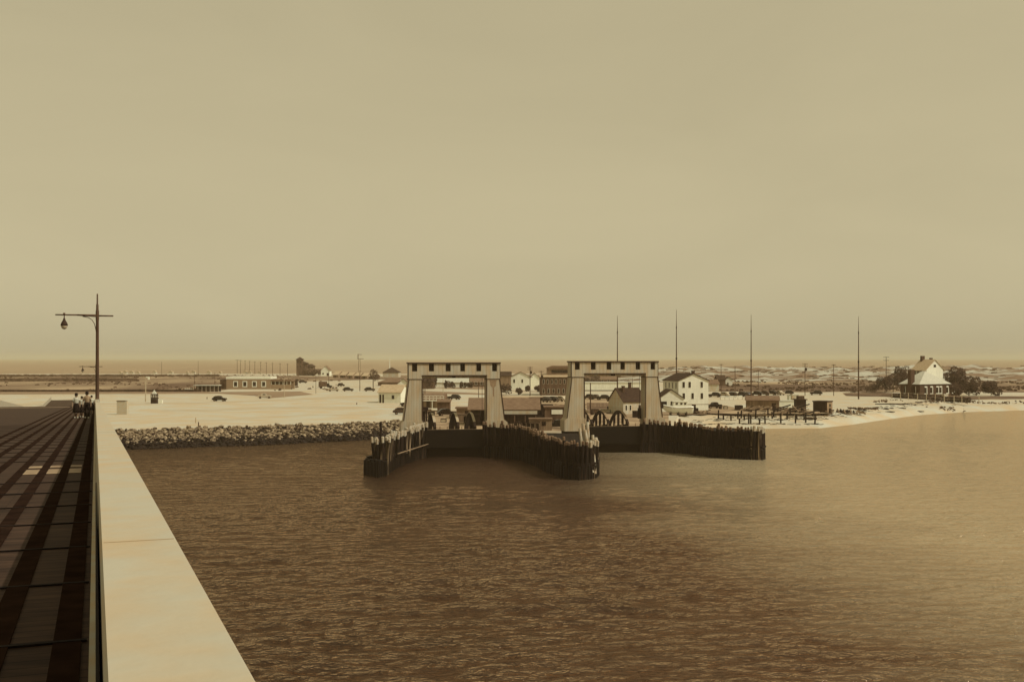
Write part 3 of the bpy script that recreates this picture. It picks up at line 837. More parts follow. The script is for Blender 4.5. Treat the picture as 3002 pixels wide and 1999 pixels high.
# ------------------------------------------------------------------ buildings
def house(name, label, cat, loc, w, d, he, hr, style='gx', wall='white', roof='roofdk', rz=0.0, wins=(), doors=(), chim=(), over=.3, group=None, fw=.09, winframe='frame', parts_only=None):
    t = parts_only or thing(name, label, cat, loc, rz, group)
    m = MB(); x0, x1 = -w / 2, w / 2
    if style == 'gx': m.prism([(0, -.3), (0, he), (d / 2, he + hr), (d, he), (d, -.3)], x0, x1, 'x')
    elif style == 'gy': m.prism([(x0, -.3), (x0, he), (0, he + hr), (x1, he), (x1, -.3)], 0, d, 'y')
    elif style == 'shed': m.prism([(0, -.3), (0, he), (d, he + hr), (d, -.3)], x0, x1, 'x')
    else: m.box(x0, x1, 0, d, -.3, he)
    wo_ = m.build('wall', wall, t)
    m = MB(); th = .16
    if style == 'gx':
        s = hr / (d / 2); e = over
        m.prism([(-e, he - e * s + .01), (-e, he - e * s + th), (d / 2, he + hr + th), (d / 2, he + hr + .01)], x0 - e, x1 + e, 'x')
        m.prism([(d + e, he - e * s + .01), (d + e, he - e * s + th), (d / 2, he + hr + th), (d / 2, he + hr + .01)], x0 - e, x1 + e, 'x')
    elif style == 'gy':
        s = hr / (w / 2); e = over
        m.prism([(x0 - e, he - e * s + .01), (x0 - e, he - e * s + th), (0, he + hr + th), (0, he + hr + .01)], -e, d + e, 'y')
        m.prism([(x1 + e, he - e * s + .01), (x1 + e, he - e * s + th), (0, he + hr + th), (0, he + hr + .01)], -e, d + e, 'y')
    elif style == 'shed':
        s = hr / d; e = over
        m.prism([(-e, he - e * s + .01), (-e, he - e * s + th), (d + e, he + hr + e * s + th), (d + e, he + hr + e * s + .01)], x0 - e, x1 + e, 'x')
    elif style == 'hip':
        e = over; k = min(w, d) / 2
        vs = [(x0 - e, -e, he), (x1 + e, -e, he), (x1 + e, d + e, he), (x0 - e, d + e, he)]
        if w >= d: vs += [(x0 + k, d / 2, he + hr), (x1 - k, d / 2, he + hr)]; fs = [(0, 1, 5, 4), (1, 2, 5), (2, 3, 4, 5), (3, 0, 4), (3, 2, 1, 0)]
        else: vs += [(0, k, he + hr), (0, d - k, he + hr)]; fs = [(0, 1, 4), (1, 2, 5, 4), (2, 3, 5), (3, 0, 4, 5), (3, 2, 1, 0)]
        m.add([(x, y, z + .1) for x, y, z in vs], fs); m.box(x0 - e, x1 + e, -e, d + e, he - .05, he + .099)
    else:
        m.box(x0 - over, x1 + over, -over, d + over, he, he + max(hr, .15))
    ro = m.build('roof', roof, t)
    for (face, a, z, ww, hh) in wins:
        m = MB(); q_ = MB(); f = fw
        if face == 'f':
            m.box(a - ww / 2 - f, a + ww / 2 + f, -.05, .0, z - f, z + hh + f); q_.box(a - ww / 2, a + ww / 2, -.07, -.052, z, z + hh)
        elif face == 'l':
            m.box(x0 - .05, x0, a - ww / 2 - f, a + ww / 2 + f, z - f, z + hh + f); q_.box(x0 - .07, x0 - .052, a - ww / 2, a + ww / 2, z, z + hh)
        else:
            m.box(x1, x1 + .05, a - ww / 2 - f, a + ww / 2 + f, z - f, z + hh + f); q_.box(x1 + .052, x1 + .07, a - ww / 2, a + ww / 2, z, z + hh)
        wo2 = m.build('window', winframe, t); q_.build('pane', 'pane', wo2)
    for (face, a, ww, hh) in doors:
        m = MB()
        if face == 'f': m.box(a - ww / 2, a + ww / 2, -.06, .0, 0, hh)
        elif face == 'l': m.box(x0 - .06, x0, a - ww / 2, a + ww / 2, 0, hh)
        else: m.box(x1, x1 + .06, a - ww / 2, a + ww / 2, 0, hh)
        m.build('door', 'dkwood', t)
    for (x, y, z0, z1, s) in chim:
        m = MB(); m.box(x - s / 2, x + s / 2, y - s / 2, y + s / 2, z0, z1); m.box(x - s / 2 - .06, x + s / 2 + .06, y - s / 2 - .06, y + s / 2 + .06, z1, z1 + .12); m.build('chimney', 'brick', ro)
    return t

def ph(name, label, cat, u0, u1, vb, ve, vr, depth, **k):
    """house from photo columns and rows: base, eave and ridge rows"""
    p = G((u0 + u1) / 2, vb); Y = p.y; w = (u1 - u0) / F * Y
    he = ZV(ve, Y) - 2.5
    st = k.get('style', 'gx')
    Yr = Y + (depth / 2 if st in ('gx', 'hip') else (depth if st == 'shed' else 0))
    hr = ZV(vr, Yr) - 2.5 - he
    return house(name, label, cat, p, w, depth, he, hr, **k), Y, w, he

def wf(us_, u0, u1, w, z, ww, hh):   # windows on the front by photo column
    return [('f', ((x - (u0 + u1) / 2) / (u1 - u0)) * w, z, ww, hh) for x in us_]

# brick bath station on the left with white framed windows and porch
p = G(728, 1141); Y = p.y
t = house('brick_building', 'long light brick building with pale cornice and white framed windows behind the white lot', 'building', p, 19, 12, 4.4, 1.0, 'flat', 'brickmid', 'frame', fw=.34,
          wins=[('f', x, 1.3, 1.35, 1.9) for x in (-5.5, -1.5, 2.6, 6.6)], over=.12)
m = MB(); m.box(-12.6, -9.5, 1.5, 9, -.3, 3.9); m.build('side_wing', 'brown', t)
m = MB(); m.box(-12.7, -9.5, 1.4, 9.1, 3.9, 4.1); m.build('wing_roof', 'roofdk', t)
m = MB(); m.box(9.5, 18.2, .5, 1, -.3, 2.0); m.build('porch_wall', 'brickmid', t)
m = MB(); m.box(9.5, 18.2, 8, 9, -.3, 3.2); m.build('porch_wall', 'brickmid', t)
m = MB(); m.box(9.5, 18.4, .2, 9.2, 3.4, 4.2); m.build('porch_roof', 'roofmid', t)
for k in range(6):
    m = MB(); x = 9.8 + k * 1.66; m.box(x - .1, x + .1, .55, .75, 2.0, 3.4); m.build('porch_post', 'frame', t)

# long shed with pale canopy at far left
p = G(604, 1148)
t = thing('carport', 'long low carport with pale flat canopy left of the brick building', 'shed', p)
m = MB(); m.box(-5.1, 5.1, -.2, 4, 2.35, 2.65); m.build('canopy', 'roofwhite', t)
for k in range(7):
    m = MB(); x = -4.9 + k * 1.63; m.box(x - .08, x + .08, 0, .16, 0, 2.35); m.build('post', 'polepaint', t)
m = MB(); m.box(-5, 5, 3.7, 3.9, 0, 2.3); m.build('rear_wall', 'dkwood', t)
m = MB(); m.box(-4.9, 4.7, .4, 1.2, 0, 1.15); m.build('hedge_trough', 'leaf', t)
# little white picket enclosure
t = thing('picket_fence', 'short run of white pickets left of the carport', 'fence', G(555, 1147.5))
for k in range(5):
    m = MB(); m.box(-1.6 + k * .8 - .13, -1.6 + k * .8 + .13, 0, .08, 0, 1.3); m.build('picket', 'frame', t)
m = MB(); m.box(-1.8, 1.8, -.05, 0, .9, 1.05); m.build('rail', 'frame', t)

# road side hedge line
m = MB(); a, b = G(-300, 1149), G(590, 1148)
m.beam((a.x, a.y, 2.9), (b.x, b.y, 2.9), .8, .9)
tag(m.build('hedge', 'leaf'), 'long low dark clipped hedge along the far side of the white road', 'hedge')

# timber look-out tower with stepped wings
p = G(881, 1101); Y = p.y
t = thing('tower_house', 'dark tall timber tower house with overhanging hip roof, highest roof on the left skyline', 'building', p)
m = MB(); m.box(-3.2, 1.2, 0, 6, -.3, 12.2); m.box(-3.0, 9.5, 2, 9, -.3, 7.0); m.box(1.2, 5.0, 1, 7, 0, 9.4); m.build('wall', 'brown', t)
m = MB(); m.add([(-4, -.8, 12.1), (2, -.8, 12.1), (2, 6.8, 12.1), (-4, 6.8, 12.1), (-1, 3, 14.2)], [(0, 1, 4), (1, 2, 4), (2, 3, 4), (3, 0, 4), (3, 2, 1, 0)])
m.add([(1.2, .5, 9.3), (5.6, .5, 9.3), (5.6, 7.5, 9.3), (1.2, 7.5, 9.3), (1.2, 4, 11.0)], [(0, 1, 4), (1, 2, 4), (2, 3, 4), (3, 0, 4), (3, 2, 1, 0)])
m.add([(-3.2, 1.2, 6.9), (10.2, 1.2, 6.9), (10.2, 9.6, 6.9), (-3.2, 9.6, 6.9), (3, 5, 8.8), (8, 5, 8.8)], [(0, 1, 5, 4), (1, 2, 5), (2, 3, 4, 5), (3, 0, 4), (3, 2, 1, 0)])
m.build('roof', 'roofdk', t)
for x, z in ((-2.2, 9.6), (0, 9.6), (-2.2, 6.2), (0, 6.2), (2.8, 7.4), (3, 4), (6, 4), (8.3, 4)):
    m = MB(); y = -.04 if x < 1.2 else (.96 if z > 7 else 1.96); m.box(x - .5, x + .5, y, y + .03, z, z + 1.3); m.build('window', 'pane', t)

ph('gable_house', 'small white gabled house with one dark door standing right of the dark tower', 'house', 941, 966, 1102, 1086, 1073, 9, style='gy', wall='white', roof='roofmid', doors=(('f', 1.8, 1.4, 2.2),), wins=(('f', -1.6, 1, 1, 1.3),))
labs = ['first pale-roofed cottage right of the white gabled house', 'second pale-roofed cottage in the row right of the tower', 'third pale-roofed cottage in the row right of the tower',
        'fourth pale-roofed cottage in the row right of the tower', 'fifth pale-roofed cottage in the row, before the dark trees', 'last pale-roofed cottage in the row, nearest the white obelisk']
for k in range(6):
    u = 975 + k * 21
    ph('cottage', labs[k], 'cottage', u, u + 17, 1107 + k * .9, 1099 + k * .8, 1089 + k * 1.2, 9, style='gx', wall='brown' if k % 2 else 'tan', roof='roofpale', rz=R(-18), group='row of seaside cottages', doors=(('f', 0, .9, 1.9),))
# white obelisk
p = G(1142, 1105); t = thing('obelisk', 'slender white spire standing left of the left gantry', 'monument', p)
m = MB(); m.lathe([(1.3, 0), (1.2, 1.2), (.75, 1.5), (.5, 3.4), (.18, 13.2), (.02, 14)], n=4); m.build('shaft', 'frame', t)
m = MB(); m.box(-1.6, 1.6, -1.6, 1.6, 0, .4); m.build('plinth', 'frame', t)
# steel mast with platform on the skyline
p = G(1054, 1098); t = thing('lookout_mast', 'faint slender mast with a small platform on the skyline', 'mast', p)
m = MB(); m.tube((-1.2, 0, 0), (-.6, 0, 12.5), .12, .1, 6); m.tube((1.2, 0, 0), (.6, 0, 12.5), .12, .1, 6); m.tube((-1.2, 1.5, 0), (-.6, 1, 12.5), .12, .1, 6)
for k in range(5): m.tube((-1.1 + k * .1, 0, 1 + k * 2.3), (1.0 - k * .08, 0, 3.2 + k * 2.3), .05, n=4)
m.build('lattice', 'roofmid', t)
m = MB(); m.box(-1.6, 3.2, -1, 1.4, 12.5, 12.9); m.box(-1.5, -.9, -.5, .5, 12.9, 16.6); m.box(-.9, 2, -.2, .2, 16, 16.4); m.build('platform', 'roofmid', t)

ph('pavilion', 'wide dark hip-roofed pavilion just behind the white spire', 'building', 1122, 1168, 1106, 1092, 1077, 16, style='hip', wall='cream', roof='roofdk')
ph('bungalow', 'low brown hip-roofed bungalow behind the small white ticket house', 'house', 1108, 1182, 1131, 1121, 1106, 12, style='hip', wall='brown', roof='roofmid')
# small white house left of left gantry
p = G(1142, 1181); Y = p.y
house('ticket_house', 'small white house with tan roof and dark double door by the left gantry', 'house', p, 7.0, 8, 3.2, 2.1, 'gx', 'white', 'roofpale', rz=R(-12),
      wins=(('f', 1.1, 1.2, .8, 1.1),), doors=(('f', -2.9, .55, 2.5), ('f', -2.0, .5, 2.5)), over=.35)
p = G(1182, 1176)
house('gable_house', 'tall narrow white gabled house half hidden by the left gantry tower', 'house', p, 5.4, 9, 4.6, 2.4, 'gy', 'white', 'roofmid', wins=(('f', -1.9, 2.0, .6, 1.2),), over=.3)

# seen through left gantry
ph('clubhouse', 'wide white gabled house behind shrubs, framed by the left gantry opening', 'house', 1262, 1372, 1136, 1121, 1103, 14, style='gx', wall='white', roof='roofwhite', wins=wf([1300, 1352], 1262, 1372, 17, 1.2, .8, 1.2))
ph('dark_barn', 'dark barn with pointed roof at the left inside of the left gantry opening', 'barn', 1238, 1272, 1140, 1118, 1106, 10, style='gx', wall='brown', roof='roofdk')
ph('row_cottages', 'brown bungalow with white windows behind the right part of the left gantry opening', 'house', 1372, 1428, 1134, 1121, 1108, 12, style='gx', wall='brown', roof='roofmid', wins=wf([1383, 1396, 1410, 1420], 1372, 1428, 10, 1.1, 1.0, 1.3))
# railed verandah building
p = G(1268, 1196); Y = p.y
t = house('boathouse', 'low boathouse with brown roof and white railed verandah inside the left gantry', 'building', p, 6.8, 7, 2.0, 1.6, 'gx', 'tan', 'roofmid', doors=(('f', -1.2, .9, 1.9),))
m = MB(); m.box(-3.6, 3.2, -1.2, -1.1, 2.7, 2.82); m.box(-3.6, 3.2, -1.2, -1.1, 3.3, 3.42)
for k in range(8): m.box(-3.6 + k * .95, -3.52 + k * .95, -1.2, -1.12, 2.1, 3.4)
m.build('railing', 'frame', t)
m = MB(); m.box(-3.8, 3.4, -1.3, 0, 1.95, 2.1); m.build('verandah_floor', 'frame', t)
for x in (-3.6, 0, 3.2):
    m = MB(); m.box(x - .08, x + .08, -1.25, -1.09, 0, 1.95); m.build('verandah_post', 'frame', t)
ph('tool_shed', 'brown board tool shed in front of the verandah building', 'shed', 1282, 1318, 1206, 1179, 1172, 5, style='shed', wall='brown', roof='roofmid')
ph('waiting_shed', 'small tan shed with dark flat roof right of the large parked sedan', 'shed', 1338, 1382, 1226, 1198, 1194, 5, style='flat', wall='tan', roof='roofmid', doors=(('f', .6, .8, 1.7),))

# ferry terminal between the gantries
p = G(1478, 1247); Y = p.y
t = house('ferry_terminal', 'long low ferry terminal with broad brown roof between the two gantries', 'building', p, 13.4, 10, 3.3, 1.9, 'gx', 'dkwood', 'roofmid', over=.6)
m = MB(); m.box(-1.0, 6.6, -.75, -.62, 2.3, 2.95); m.build('sign_band', 'cream', t)
for k in range(7):
    m = MB(); x = -6.3 + k * 2.1; m.box(x - .1, x + .1, -1.0, -.8, 0, 2.3); m.build('porch_post', 'brown', t)
m = MB(); m.box(-6.5, 6.8, -1.05, -.55, 2.1, 2.3); m.build('porch_beam', 'dkwood', t)
p = G(1571, 1240); Y = p.y
t = house('signal_cabin', 'narrow dark two-storey cabin rising above the ferry terminal roof', 'cabin', p, 2.3, 3.2, 5.0, .25, 'flat', 'dkwood', 'roofdk', wins=(('f', 0, 3.6, 1.2, .9),), winframe='framedk', over=.25)
m = MB(); m.box(1.15, 3.4, .4, 4, -.3, 3.6); m.build('side_wing', 'dkwood', t)
m = MB(); m.box(1.15, 3.6, .2, 4.2, 3.6, 3.8); m.build('wing_roof', 'roofdk', t)
p = G(1633, 1246)
t = house('freight_shed', 'brown freight shed with white sign board left of the right gantry', 'shed', p, 5.0, 5, 3.5, .25, 'flat', 'brown', 'roofmid', over=.2)
m = MB(); m.box(-1.1, 1.1, -.12, -.02, 2.2, 3.1); m.build('sign_board', 'frame', t)
p = AT(1585, 203)
house('dock_cabin', 'small tan dock cabin with one dark window behind the middle fender pier', 'cabin', p, 4.2, 3, 2.0, .25, 'flat', 'tan', 'roofmid', wins=(('f', .6, 1.0, .65, .6),), winframe='framedk', over=.12)
p = AT(1548, 200.5)
t = thing('dock_railing', 'dark open railing with pale slats beside the dock cabin', 'railing', p)
for k in range(8):
    m = MB(); m.box(-3.6 + k * .8, -3.48 + k * .8, 0, .12, 0, 1.7); m.build('baluster', 'plank', t)
m = MB(); m.box(-3.7, 2.2, -.06, 0, 1.6, 1.75); m.box(-3.7, 2.2, .12, .2, 0, 1.5); m.build('rail', 'dkwood', t)

# background between gantries
ph('gable_house', 'white gabled house with two dark windows between the gantries', 'house', 1497, 1556, 1140, 1105, 1091, 14, style='gy', wall='white', roof='roofmid', wins=wf([1508, 1531], 1497, 1556, 9, 2.7, .7, 1.5))
ph('gable_house', 'second white gabled house right behind the utility pole between the gantries', 'house', 1553, 1582, 1138, 1108, 1094, 12, style='gy', wall='white', roof='roofmid', wins=())
ph('annex_house', 'brown boarded annex at the left of the white gabled house', 'house', 1466, 1498, 1143, 1102, 1090, 12, style='gx', wall='tan', roof='roofdk', rz=R(0))
p = G(1631, 1159); Y = p.y
t = house('hotel', 'dark two-storey hotel with raised clerestory roof behind the parked cars', 'hotel', p, 11.5, 14, 6.6, .9, 'gx', 'brown', 'roofpale',
          wins=[('f', -4.6 + k * 1.5, 4.2, .55, 1.5) for k in range(7)] + [('f', -4.6 + k * 1.8, .8, .6, 1.6) for k in range(6)], winframe='cream', over=.3)
m = MB(); m.box(-3.2, 5.6, 4, 10, 7.2, 9.7); m.build('clerestory_wall', 'tan', t)
m = MB(); m.prism([(-3.6, 9.7), (-1.4, 10.6), (5.9, 10.6), (5.9, 9.7)], 3.6, 10.4, 'y'); m.build('clerestory_roof', 'roofmid', t)
m = MB(); m.box(-1.6, 4.4, 3.94, 3.98, 8.0, 9.1); m.build('clerestory_window', 'pane', t)

# seen through right gantry
p = G(1795, 1146); Y = p.y
t = house('long_white_building', 'long white windowless building with flat roof framed by the right gantry', 'building', p, 27.5, 14, 3.3, .2, 'flat', 'white', 'roofwhite', over=.2)
m = MB(); m.box(-13.7, 13.7, -.08, .0, .0, .35); m.build('base_board', 'trim', t)
p = G(1860, 1213); Y = p.y
t = house('chapel', 'house with steep dark roof and two chimneys inside the right gantry opening', 'house', p, 6.4, 6.5, 3.1, 3.0, 'gx', 'cream', 'roofdk', rz=R(28),
          wins=(('f', -2.4, .9, .45, 1.2), ('f', -1.2, .9, .45, 1.2)), doors=(('r', 2.0, .9, 2.2), ('f', 1.6, .8, 2.1)), chim=((-1.8, 2.2, 4.4, 6.6, .6), (.8, 3.2, 5.6, 7.4, .6)))
ph('low_cottage', 'small brown cottages row behind the long white building', 'house', 1713, 1810, 1122, 1113, 1103, 10, style='gx', wall='brown', roof='roofmid', wins=wf([1725, 1745, 1768, 1790], 1713, 1810, 14, .6, 1, 1))

# big white two-storey house right of right gantry
p = G(2033, 1203); Y = p.y; s = Y / F
W2 = 8.2
t = house('white_house', 'large white two-storey gabled house with dark roof right of the right gantry', 'house', p, W2, 11, 7.65, 1.75, 'gy', 'white', 'roofdk', rz=R(13),
          wins=[('f', x, z, .62, 1.45) for x, z in ((-2.7, 5.9), (-1.05, 5.9), (2.25, 5.9), (-2.65, 3.0), (-.25, 3.0), (2.3, 3.0))] + [('l', y, 5.6, .6, 1.5) for y in (1.6, 4.0, 6.4, 8.8)],
          doors=(('f', .1, 1.05, 1.5),), chim=((.3, 1.0, 8.9, 10.1, .7),), over=.28, winframe='white')
m = MB(); m.box(-W2 / 2, W2 / 2, -.03, 0, 1.5, 1.62); m.build('sill_band', 'tan', t)
# lean-to boat shed in front-left
p = G(1968, 1207)
t = house('boat_shed', 'white gabled boat shed with open dark bays left of the large white house', 'shed', p, 6.3, 6, 3.4, 2.1, 'gy', 'white', 'roofdk', rz=R(5), over=.25)
for x, ww in ((-1.9, 1.5), (1.0, 2.3)):
    m = MB(); m.box(x - ww / 2, x + ww / 2, -.05, .0, .9, 2.6); m.build('bay_opening', 'pit', t)
ph('back_house', 'low house with tan wall and dark roof right behind the large white house', 'house', 2077, 2108, 1148, 1126, 1113, 9, style='gx', wall='cream', roof='roofmid')
ph('white_hut', 'small white hut with dark roof beyond the parked cars', 'hut', 2127, 2147, 1130, 1112, 1105, 6, style='gy', wall='white', roof='roofdk', doors=(('f', -.5, .6, 1.4),))
ph('dark_cottage', 'small dark cottage left of the white hut beyond the parked cars', 'cottage', 2104, 2127, 1131, 1113, 1101, 8, style='gx', wall='brown', roof='roofdk')

# boatyard sheds on right shore
p = G(2236, 1203); Y = p.y
t = house('boat_shed', 'long unpainted shed with pitched brown roof on the right shore', 'shed', p, 8.2, 4.2, 2.6, 1.0, 'gx', 'tan', 'roofmid', rz=R(-10), over=.25, doors=(('f', 2.8, 1.0, 1.9), ('l', 2, 1.2, 1.9)))
p = G(2301, 1198)
house('store_hut', 'white flat-roofed hut with one square window attached right of the long shed', 'hut', p, 5.2, 4, 1.9, .3, 'flat', 'white', 'roofwhite', wins=(('f', -1.9, .9, .6, .6),), winframe='framedk', over=.08)
p = G(2332, 1182); house('privy', 'small white box-shaped privy beside the dark outhouse', 'hut', p, 1.9, 2, 2.4, .15, 'flat', 'cream', 'roofwhite', over=.05)
p = G(2349, 1203); t = house('outhouse', 'tall dark outhouse with overhanging roof in the boatyard', 'hut', p, 2.5, 2.5, 2.7, .2, 'flat', 'dkwood', 'roofdk', over=.3)
m = MB(); m.box(-.7, .9, .3, 2.2, 2.9, 3.7); m.build('upper_box', 'brown', t)
p = G(2404, 1209); t = house('tarred_shed', 'square tarred shed with one pale sunlit side on the right shore', 'shed', p, 3.6, 3.4, 2.6, .25, 'flat', 'dkwood', 'roofdk', rz=R(-38), over=.15)
m = MB(); m.box(1.8, 1.84, .05, 3.35, 0, 2.5); m.build('side_boarding', 'plank', t)  # pale sheet over one wall: sunlight put into the colour
m = MB(); m.box(1.85, 1.87, 1.2, 2.4, 1.4, 2.1); m.build('side_window', 'pane', t)

# brick house at far right
p = G(2697, 1164); Y = p.y
t = thing('brick_house', 'dark brick house with white sills and pale hipped roof at the far right', 'house', p, R(30)); t.scale = (1.28, .62, 1)
m = MB(); m.box(0, 12, 0, 13.5, -.6, 4.4); m.build('wall', 'brick', t)
m = MB(); e = .55
m.add([(-e, -e, 4.4), (12 + e, -e, 4.4), (12 + e, 13.5 + e, 4.4), (-e, 13.5 + e, 4.4), (6.0, 6.6, 8.9), (6.0, 8.5, 8.9)], [(0, 1, 4), (1, 2, 5, 4), (2, 3, 5), (3, 0, 4, 5), (3, 2, 1, 0)])
ro = m.build('roof', 'roofwhite', t)
m = MB(); m.prism([(7.6, 3.0), (7.6, 9.5), (11, 12.7), (14.4, 9.5), (14.4, 3.0)], 8.4, 18, 'y'); m.build('upper_wall', 'white', t)
m = MB(); m.prism([(6.9, 8.87), (6.9, 9.1), (11, 12.95), (11, 12.72)], 8.0, 18.4, 'y'); m.prism([(15.1, 8.87), (15.1, 9.1), (11, 12.95), (11, 12.72)], 8.0, 18.4, 'y'); m.build('upper_roof', 'roofpale', t)
m = MB(); m.box(10.5, 11.5, 8.33, 8.39, 10.2, 11.1); m.build('attic_window', 'pane', t)
for y in (12, 14.2, 16.4):
    m = MB(); m.box(7.52, 7.59, y - .5, y + .5, 7.6, 8.9); m.build('upper_window', 'pane', t)
m = MB(); m.box(-.9, .6, 4.6, 6.8, -.3, 9.4); m.build('chimney', 'brick', t)
m = MB(); m.box(10.2, 11.4, 16, 17.2, 11.8, 14.2); m.build('chimney', 'brick', t)
m = MB(); m.box(11.4, 12.3, 12, 12.9, 11.8, 13.5); m.build('chimney', 'brick', t)
m = MB(); m.box(12, 17, 1.2, 8.2, -.6, 3.7); m.build('side_wing', 'brick', t)
m = MB(); m.box(12, 17.4, .9, 8.35, 3.7, 4.0); m.build('wing_roof', 'roofdk', t)
for x, y0, ww in ((2.3, 0, .5), (4.6, 0, .5), (7.0, 0, .5), (8.3, 0, .5), (11.1, 0, .45), (14.2, 1.2, .5)):
    m = MB(); m.box(x - ww, x + ww, y0 - .06, y0, 1.3, 3.6); w_ = m.build('window', 'pane', t)
    m = MB(); m.box(x - ww - .12, x + ww + .12, y0 - .18, y0, .95, 1.25); m.build('sill', 'frame', w_)
    m = MB(); m.box(x + ww - .16, x + ww + .06, y0 - .12, y0 - .061, 1.3, 3.6); m.box(x - ww, x + ww, y0 - .12, y0 - .061, 3.25, 3.7); m.build('frame', 'frame', w_)
for y in (3.2, 10.2):
    m = MB(); m.box(-.06, 0, y - .6, y + .6, 1.3, 3.6); w_ = m.build('window', 'pane', t)
    m = MB(); m.box(-.18, 0, y - .7, y + .7, .95, 1.2); m.build('sill', 'frame', w_)
    m = MB(); m.box(-.12, -.061, y - .6, y - .35, 1.3, 3.6); m.build('frame', 'frame', w_)
m = MB(); m.box(8.6, 10.4, -1.8, 0, -.5, .9); m.build('porch_step', 'cream', t)

# ------------------------------------------------------------------ vegetation
def crown(mb, c, r, n, leaf, rnd, flat=.8):
    """leaf-sized faces through a lumpy volume"""
    cl = []
    for k in range(11):
        a = rnd.uniform(0, 6.28); b = rnd.uniform(-.5, 1) ; q = rnd.uniform(.35, .75)
        cl.append((Vector((c[0] + math.cos(a) * r[0] * q, c[1] + math.sin(a) * r[1] * q, c[2] + b * r[2] * .62)), rnd.uniform(.32, .52)))
    for k in range(n):
        cc, q = rnd.choice(cl)
        v = Vector((rnd.gauss(0, 1), rnd.gauss(0, 1), rnd.gauss(0, 1))).normalized() * rnd.uniform(.55, 1.0) ** .5
        p = cc + Vector((v.x * r[0] * q, v.y * r[1] * q, v.z * r[2] * q))
        a = Vector((rnd.gauss(0, 1), rnd.gauss(0, 1), rnd.gauss(0, 1))).normalized(); b = a.orthogonal().normalized()
        s = leaf * rnd.uniform(.6, 1.5)
        mb.add([p - a * s, p + b * s * .7, p + a * s, p - b * s * .7], [(0, 1, 2, 3)])
def tree(name, label, loc, h, r, n=1800, leaf=.22, mt='leaf', group=None, cat='tree', low=.18):
    rnd = random.Random(int(loc[0] * 13 + loc[1] * 7))
    t = thing(name, label, cat, loc, 0, group)
    m = MB(); th = h * low + h * .2
    m.path([(0, 0, -.2), (.1, 0, th * .6), (.0, .1, th)], [.05 * h * .5, .04 * h * .5, .03 * h * .5], 7)
    for k in range(5):
        a = k * 1.26 + rnd.uniform(-.3, .3)
        m.tube((0, .1, th * .8), (math.cos(a) * r * .6, math.sin(a) * r * .6, th + (h - th) * .5), .02 * h * .5, .008 * h, 5)
    m.build('trunk', 'bark', t)
    m = MB(); z0 = h * low; crown(m, (0, 0, (z0 + h) / 2), (r * 1.25, r * 1.25, (h - z0) / 2 * 1.42), n, leaf, rnd); m.build('crown', mt, t, fix=False)
    return t
def gt(u, v, dy=0):
    p = G(u, v); p.y += dy; p.x = (u - CX) / F * p.y; return p
tree('broadleaf_tree', 'leftmost dark rounded tree left of the brick house', gt(2594, 1152), 5.6, 2.6, group='trees around the brick house')
tree('broadleaf_tree', 'second dark tree from the left beside the brick house', gt(2618, 1150), 6.6, 2.6, group='trees around the brick house')
tree('broadleaf_tree', 'tallest dark tree left of the brick house, touching its eaves', gt(2643, 1149), 9.2, 2.8, 2400, group='trees around the brick house')
tree('broadleaf_tree', 'narrow dark tree in front of the brick house upper floor', gt(2655, 1160), 7.6, 1.6, 1600, group='trees around the brick house', low=.35)
tree('broadleaf_tree', 'large dark tree behind the right end of the brick house', gt(2793, 1158, 12), 9.0, 3.6, 4500, .26, group='trees around the brick house', low=.05)
tree('broadleaf_tree', 'large dark tree at the right edge beside the brick house', gt(2840, 1160), 7.6, 3.4, 3000, .26, group='trees around the brick house', low=.05)
tree('broadleaf_tree', 'broad dark tree beyond the right end of the garden fence', gt(2905, 1160), 5.0, 3.0, 2000, .26, group='trees around the brick house', low=.05)
for (u, v, h, r, lab) in ((1254, 1141, 4.6, 1.5, 'dark conifer nearest the left tower inside the left gantry opening'), (1270, 1139, 5.0, 1.5, 'dark conifer beside the dark barn inside the left gantry opening'),
                          (1322, 1139, 2.9, 1.5, 'round shrub in front of the wide white house'), (1308, 1140, 3.0, .6, 'thin dark shrub left of the round shrub at the wide white house'),
                          (1358, 1138, 2.6, 1.3, 'round shrub at the right end of the wide white house'), (1378, 1138, 2.4, 1.2, 'dark shrub by the brown bungalow windows'),
                          (1483, 1158, 3.6, 1.7, 'large dark shrub at the brown annex between the gantries'), (1548, 1148, 2.4, 1.0, 'small dark shrub left of the utility pole between the gantries'),
                          (1574, 1151, 2.4, 1.0, 'small dark shrub right of the utility pole between the gantries'), (1522, 1158, 2.2, 1.0, 'low dark shrub in front of the white gabled house'),
                          (1098, 1118, 6.0, 2.4, 'dark leaning tree right of the last cottage'), (1740, 1124, 5, 3.0, 'dark spreading tree behind the long white building'),
                          (1716, 1124, 3.4, 2.0, 'dark small tree at the left end of the long white building'), (1245, 1122, 6, 2.5, 'tree behind the dark barn'),
                          (2540, 1150, 3.4, 2.4, 'wide low scrub bush right of the fourth tall mast'), (2565, 1151, 3.8, 2.2, 'scrub bush next to the tree left of the brick house')):
    tree('shrub', lab, gt(u, v), h, r, 900, .2, 'leaf' if u < 2500 else 'leafmid', 'shrubs and small trees in the village', 'shrub', .05)
tree('shrub', 'dark round bush in front of the right end of the brick house', gt(2802, 1167), 4.2, 2.0, 1500, .2, 'leaf', 'shrubs and small trees in the village', 'shrub', .02)
tree('shrub', 'dark round bush left of the first tree by the brick house fence', gt(2500, 1151), 1.8, 1.6, 500, .2, 'leafmid', 'shrubs and small trees in the village', 'shrub', .05)

# trees behind the tower house
for k, (u, lab) in enumerate(((905, 'hazy tree just right of the dark tower'), (918, 'second hazy tree right of the dark tower'), (932, 'hazy tree beside the white gabled house'))):
    tree('broadleaf_tree', lab, gt(u, 1101), 5.5 - k * .6, 3, 800, .4, 'leafmid', 'hazy trees by the tower', 'tree', .05)

